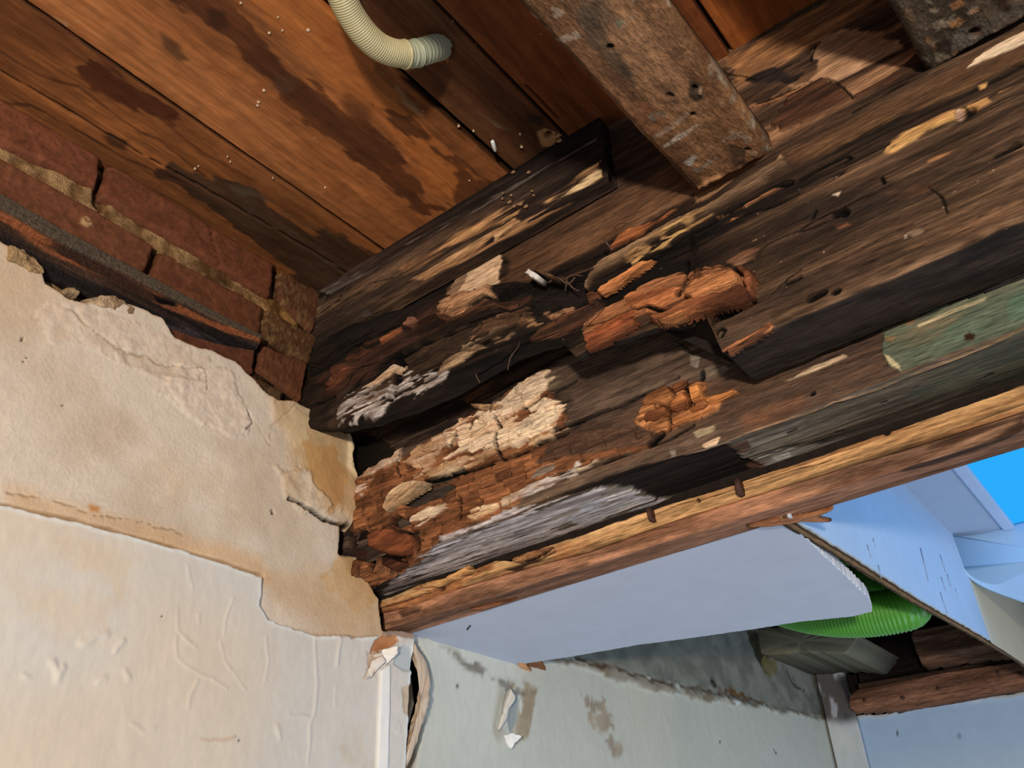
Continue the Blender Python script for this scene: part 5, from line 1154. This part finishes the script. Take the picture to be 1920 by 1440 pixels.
u0B = lambda v: lb_(v) + .0015 * (fbm(np.asarray(v, float) * 22, 0 * np.asarray(v, float), 25, 3) - .5)
u1B = lambda v: lb_(v) + .20
y1B = lambda u: b0[1] + (cB2((1925, 38))[1] - b0[1]) * (np.asarray(u, float) - b0[0]) / (cB2((1925, 38))[0] - b0[0]) + .002 * (fbm(np.asarray(u, float) * 40, 0 * np.asarray(u, float), 27, 3) - .5)
batten('b', 'grey weathered wide batten at the top right corner of the photo', None, ZB2, (u0B, u1B, y1B), (.1, .6, ZB2),
       [(84, 76, 70), (110, 100, 90), (134, 124, 112)], [
    patch('1800,60 1840,30 1900,0 1925,0 1925,30 1860,60 1820,90 1780,90', (136, 136, 138), (114, 112, 112), r=.014, s=.006, a=.7),
    dict(p='1826,60 1830,62', k='line', w=.006, d=.014, c=(26, 16, 12), j=.001, vary=0, m=.02), patch('1816,50 1840,50 1842,68 1820,70', (96, 58, 42), r=.006, s=.004, a=.8),
    patch('1782,42 1800,36 1810,38 1796,50 1786,52', (206, 154, 100), r=.004, gap=.4), patch('1788,8 1800,2 1804,10 1792,16', (196, 140, 90), r=.003), patch('1816,20 1840,14 1836,22 1820,26', (206, 156, 104), r=.003, gap=.4),
    patch('1736,68 1748,66 1746,82 1736,80', (170, 130, 84), r=.003, gap=.4), patch('1788,96 1815,88 1812,98 1792,104', (206, 160, 100), r=.003, gap=.4), patch('1744,128 1770,116 1768,124 1748,134', (150, 128, 96), r=.003, gap=.45), patch('1748,88 1756,86 1754,94', (214, 160, 100), r=.002),
    patch('1760,84 1784,74 1786,100 1768,104 1758,96', (62, 50, 44), (76, 62, 54), r=.008, s=.003, a=.9), patch('1866,-5 1890,-5 1890,22 1872,16', (66, 50, 42), r=.008, s=.003, a=.8),
    patch('1700,20 1712,30 1706,38 1698,32', (130, 110, 88), r=.004, gap=.45),
], 981, None)

# ------------------------------------------------------------------ lining of the opening: pale strip and brown timber
tim = thing('door_head_timber', (-.5, 1.0, .425), 'smooth reddish brown timber lining the bottom of the opening under the beam', 'timber')
ct = C_bend(1.0, .425); 
def f_tim(u, v):
    h, col = wood_field(u, v, [(160, 112, 84), (196, 142, 110), (212, 162, 130)], 1.6, 20, 991, .0, .0008)
    h2 = fbm(u * 14, v * 150, 993, 4); und = ss(.426, .421, v)
    c2 = mix(lin((128, 90, 70)) + 0 * u[..., None], lin((176, 126, 100)), ss(.3, .7, fbm(u * 3, v * 70, 995, 5)))
    return h + .0006 * (h2 - .5), mix(col * (0.92 + .16 * h2)[..., None], c2, und * .8)
def P_T(u, v, h):
    r_ = P_bend(1.0, .425, .003)(u, v, h); return r_
relief('timber', WX, P_T, dense((-1.018, .12, .0028), (.12, .42, .02)), np.linspace(0, 1, 70), .379, .458, f_tim, [
    patch('1700,880 1800,845 1860,828 1900,800 1920,780 1920,800 1880,826 1760,868', (92, 60, 50), (76, 52, 44), r=.01, s=.004, a=.8),
    patch('1560,905 1640,870 1700,860 1760,840 1840,800 1800,826 1700,876 1600,905', (112, 72, 56), r=.01, s=.006, a=.5),
    crack('1180,1000 1260,985', .001, .001, a=.5), patch('750,1150 790,1140 786,1150 756,1158', (92, 66, 54), r=.006, s=.003, a=.8),
    patch('735,1170 900,1110 1100,1060 1060,1085 860,1150 770,1185', (132, 92, 70), (112, 76, 60), r=.010, s=.004, a=.5),
    patch('1400,990 1460,975 1540,958 1600,948 1540,965 1450,985', (196, 132, 84), (170, 110, 72), r=.004, s=.001, a=.9, dh=.001),
], ct, (6, 60), tim, back=.03, seed=990)
lump('splinter', WX, '1400,985 1450,972 1520,962 1568,948 1530,968 1560,974 1500,974 1440,984', C_z(.4235), P_z(.4235), .004, .3, (200, 136, 88), (176, 112, 74), tim, seed=992, n=34, rag=.0006, back=.002)
lump('splinter', WX, '880,1140 900,1136 962,1124 970,1120 930,1134 900,1144', C_z(.4235), P_z(.4235), .003, .3, (180, 114, 76), (150, 96, 66), tim, seed=994, n=24, rag=.0004, back=.002)
pale = thing('pale_strip', (-.4, .99, .455), 'fresh yellow splintered wood strip on top of the brown timber', 'wood strip')
YP = .990
def f_pale(u, v):
    h, col = wood_field(u, v, [(196, 146, 92), (216, 168, 110), (230, 188, 132)], 1.5, 50, 1001, .002, .0012, fw=.012)
    g = fbm(u * 5, v * 120, 1003, 4); col = mix(col, lin((160, 104, 58)) + 0 * col, ss(.58, .68, g) * .7)
    lf = 1 - ss(-.75, -.5, u); h = h + lf * .006 * (fbm(u * 30, v * 80, 1005, 4) - .5)
    col = mix(col, lin((190, 120, 66)) + 0 * col, lf * ss(.45, .6, fbm(u * 16, v * 60, 1006, 4)) * .8)
    return h, col
ttop = edge('690,1134 740,1118 790,1095 810,1100 850,1078 878,1065 886,1070 930,1052 960,1052 985,1038 1080,1008 1150,982 1250,948 1330,925 1400,902 1500,868 1600,834 1700,800 1800,764 1920,722 2100,650', C_y(YP))
tbot = edge('690,1150 760,1134 850,1100 930,1076 1000,1056 1100,1030 1200,992 1300,958 1385,932 1500,896 1600,864 1700,834 1800,802 1920,764 2100,700', C_y(YP))
relief('strip', WX, P_y(YP), dense((-1.018, .12, .0022), (.12, .42, .02)), np.linspace(0, 1, 30), lambda x: tbot(x) - .002, lambda x: ttop(x) + .003 * (fbm(x * 50, x * 0, 1010, 3) - .5), f_pale, [
    patch('735,1125 790,1108 830,1104 850,1088 800,1110 760,1128', (96, 66, 52), (64, 46, 40), r=.006, s=.002, dh=-.006),
    patch('940,1068 990,1052 1040,1034 1020,1050 960,1070', (92, 64, 50), r=.006, s=.002, dh=-.004), patch('1240,955 1330,925 1400,905 1330,935 1260,958', (196, 140, 84), r=.004, a=.6),
    crack('1180,985 1260,952 1350,925 1450,895 1560,860', .001, .002, c=(120, 78, 44), a=.8),
    dict(p='1310,936 1312,938', k='line', w=.0025, d=.004, c=(80, 50, 30), m=.02), dict(p='1664,812 1668,810', k='line', w=.003, d=.004, c=(80, 50, 30), m=.02),
], C_y(YP), (10, 60), pale, back=.012, seed=1000)
lump('splinter', WX, '790,1098 830,1090 862,1074 888,1060 880,1070 900,1068 870,1082 830,1098 800,1104', C_y(.985), P_y(.985), .008, .3, (226, 172, 106), (196, 138, 80), pale, seed=1011, n=40, rag=.0012, back=.008)
lump('splinter', WX, '700,1136 740,1124 800,1106 806,1110 760,1126 704,1142', C_y(.985), P_y(.985), .005, .3, (220, 168, 110), (196, 138, 86), pale, seed=1012, n=40, rag=.0006, back=.008)
lump('splinter', WX, '960,1050 1000,1034 1040,1026 1010,1042 970,1056', C_y(.985), P_y(.985), .005, .3, (206, 146, 90), (150, 100, 64), pale, seed=1013, n=30, rag=.0010, back=.008)
for i, (p, H) in enumerate((('1379,900 1387,896 1390,910 1393,926 1384,930 1381,916', .012), ('1214,954 1221,952 1224,970 1226,976 1219,978 1216,966', .010))):
    lump('bent_nail', mat_surface('rust', .6, color=(70, 46, 38)), p, C_y(.982), P_y(.982), H * .5, .3, (104, 72, 48), (84, 58, 42), pale, seed=1020 + i, n=20, rag=.0004, back=.008)
# ------------------------------------------------------------------ cream conduit hanging from a hole in the boards
con = thing('conduit', tuple(on(822, 92, 2, ZC)), 'cream ribbed flexible conduit curving up into a hole in the ceiling boards', 'conduit')
CR = bpy.data.materials.new('cream_plastic'); CR.use_nodes = True; b_ = CR.node_tree.nodes['Principled BSDF']
b_.inputs['Base Color'].default_value = (*lin((190, 180, 140)), 1); b_.inputs['Roughness'].default_value = .45
CG = bpy.data.materials.new('pale_plastic'); CG.use_nodes = True; b_ = CG.node_tree.nodes['Principled BSDF']
b_.inputs['Base Color'].default_value = (*lin((176, 182, 156)), 1); b_.inputs['Roughness'].default_value = .4
cpts = [tuple(on(x, y, 2, z)) for x, y, z in [(612, -90, .945), (622, -50, .94), (640, -8, .935), (658, 28, .932), (682, 62, .93), (708, 86, .932), (735, 98, .938), (762, 102, .948)]]
hose(cpts, .0165, .0030, .0006, nseg=28, per=4, name='ribbed_hose', mat=CR, parent=con)
c2 = [tuple(on(x, y, 2, z)) for x, y, z in [(757, 102, .946), (775, 101, .954), (795, 96, .966), (812, 91, .980), (826, 88, 1.004)]]
hose(c2, .0170, .0060, .0005, nseg=24, per=6, name='sleeve', mat=CG, parent=con)
V_, F_ = sweep(spline(c2, 30)[0:3], .0185, 24); link('collar', V_, F_, CR, con)
V_, F_ = sweep(spline(c2, 30)[9:11], .0182, 24); link('collar', V_, F_, CG, con)
# torn wood round the drilled hole: parts of the ceiling
rs = np.random.RandomState(3)
for k, q in enumerate(pts('830,78 838,84 842,92 836,100 830,108 840,104 826,112 845,86 834,74 838,110')):
    x, y = cz(q); a = rs.uniform(0, 6.3); l = rs.uniform(.004, .009); w = rs.uniform(.0015, .003)
    P4 = [(x - l * math.cos(a) - w * math.sin(a), y - l * math.sin(a) + w * math.cos(a)), (x + l * math.cos(a), y + l * math.sin(a)), (x + w * math.sin(a), y - w * math.cos(a)), (x - l * math.cos(a), y - l * math.sin(a))]
    lump('wood_shaving', WY, P4, lambda p: p, P_z(ZC - .0005), rs.uniform(.003, .008), .3, (186, 110, 70), (150, 84, 54), ceiling, seed=k + 30, n=14, rag=.0006, tilt=(rs.uniform(-.4, .4), rs.uniform(-.4, .4)), back=.002)
for k, q in enumerate(pts('1046,252 1048,262 1042,274')):
    x, y = cz(q); lump('wood_shaving', WY, [(x - .004, y - .002), (x + .003, y - .003), (x + .005, y + .002), (x - .002, y + .003)], lambda p: p, P_z(ZC - .0005), .004, .3, (236, 190, 150), (206, 150, 110), ceiling, seed=k + 50, n=14, rag=.0006, back=.002)
# small plastic pin and chips
pin = thing('plastic_pin', tuple(on(926, 273, 2, ZC)), 'tiny white plastic pin stuck in the dark ceiling board', 'pin')
p0 = np.array(on(923, 264, 2, .985)); p1 = np.array(on(929, 284, 2, .985)); p0b = np.array(on(925, 262, 2, ZC + .003))
V_, F_ = sweep([p0 + (p1 - p0) * t for t in (0, .08, .5, .9, 1)], [.0022, .0030, .0030, .0026, .0012], 12); link('shank', V_, F_, mat_surface('pin_white', .4, color=(226, 232, 232), amt=.02, bump=.02), pin)
V_, F_ = sweep([p0b, p0 + (p1 - p0) * .15], .0014, 8); link('tip', V_, F_, MATS['pin_white'], pin)
for k, q in enumerate(pts('975,250 978,274 888,244 860,235 717,107 505,60 522,30 530,55 578,55 452,4 485,190 483,196 495,168 610,350 366,315 372,310 427,292 432,302 512,332 880,337 962,322')):
    x, y = cz(q); s = rs.uniform(.0014, .0030)
    lump('plaster_speck', PL, [(x - s, y - s * .5), (x + s * .3, y - s), (x + s, y + s * .4), (x - s * .4, y + s)], lambda p: p, P_z(ZC - .001), .002, .3, (226, 196, 166), (196, 160, 130), ceiling, seed=k + 70, n=10, rag=.0003, back=.002)
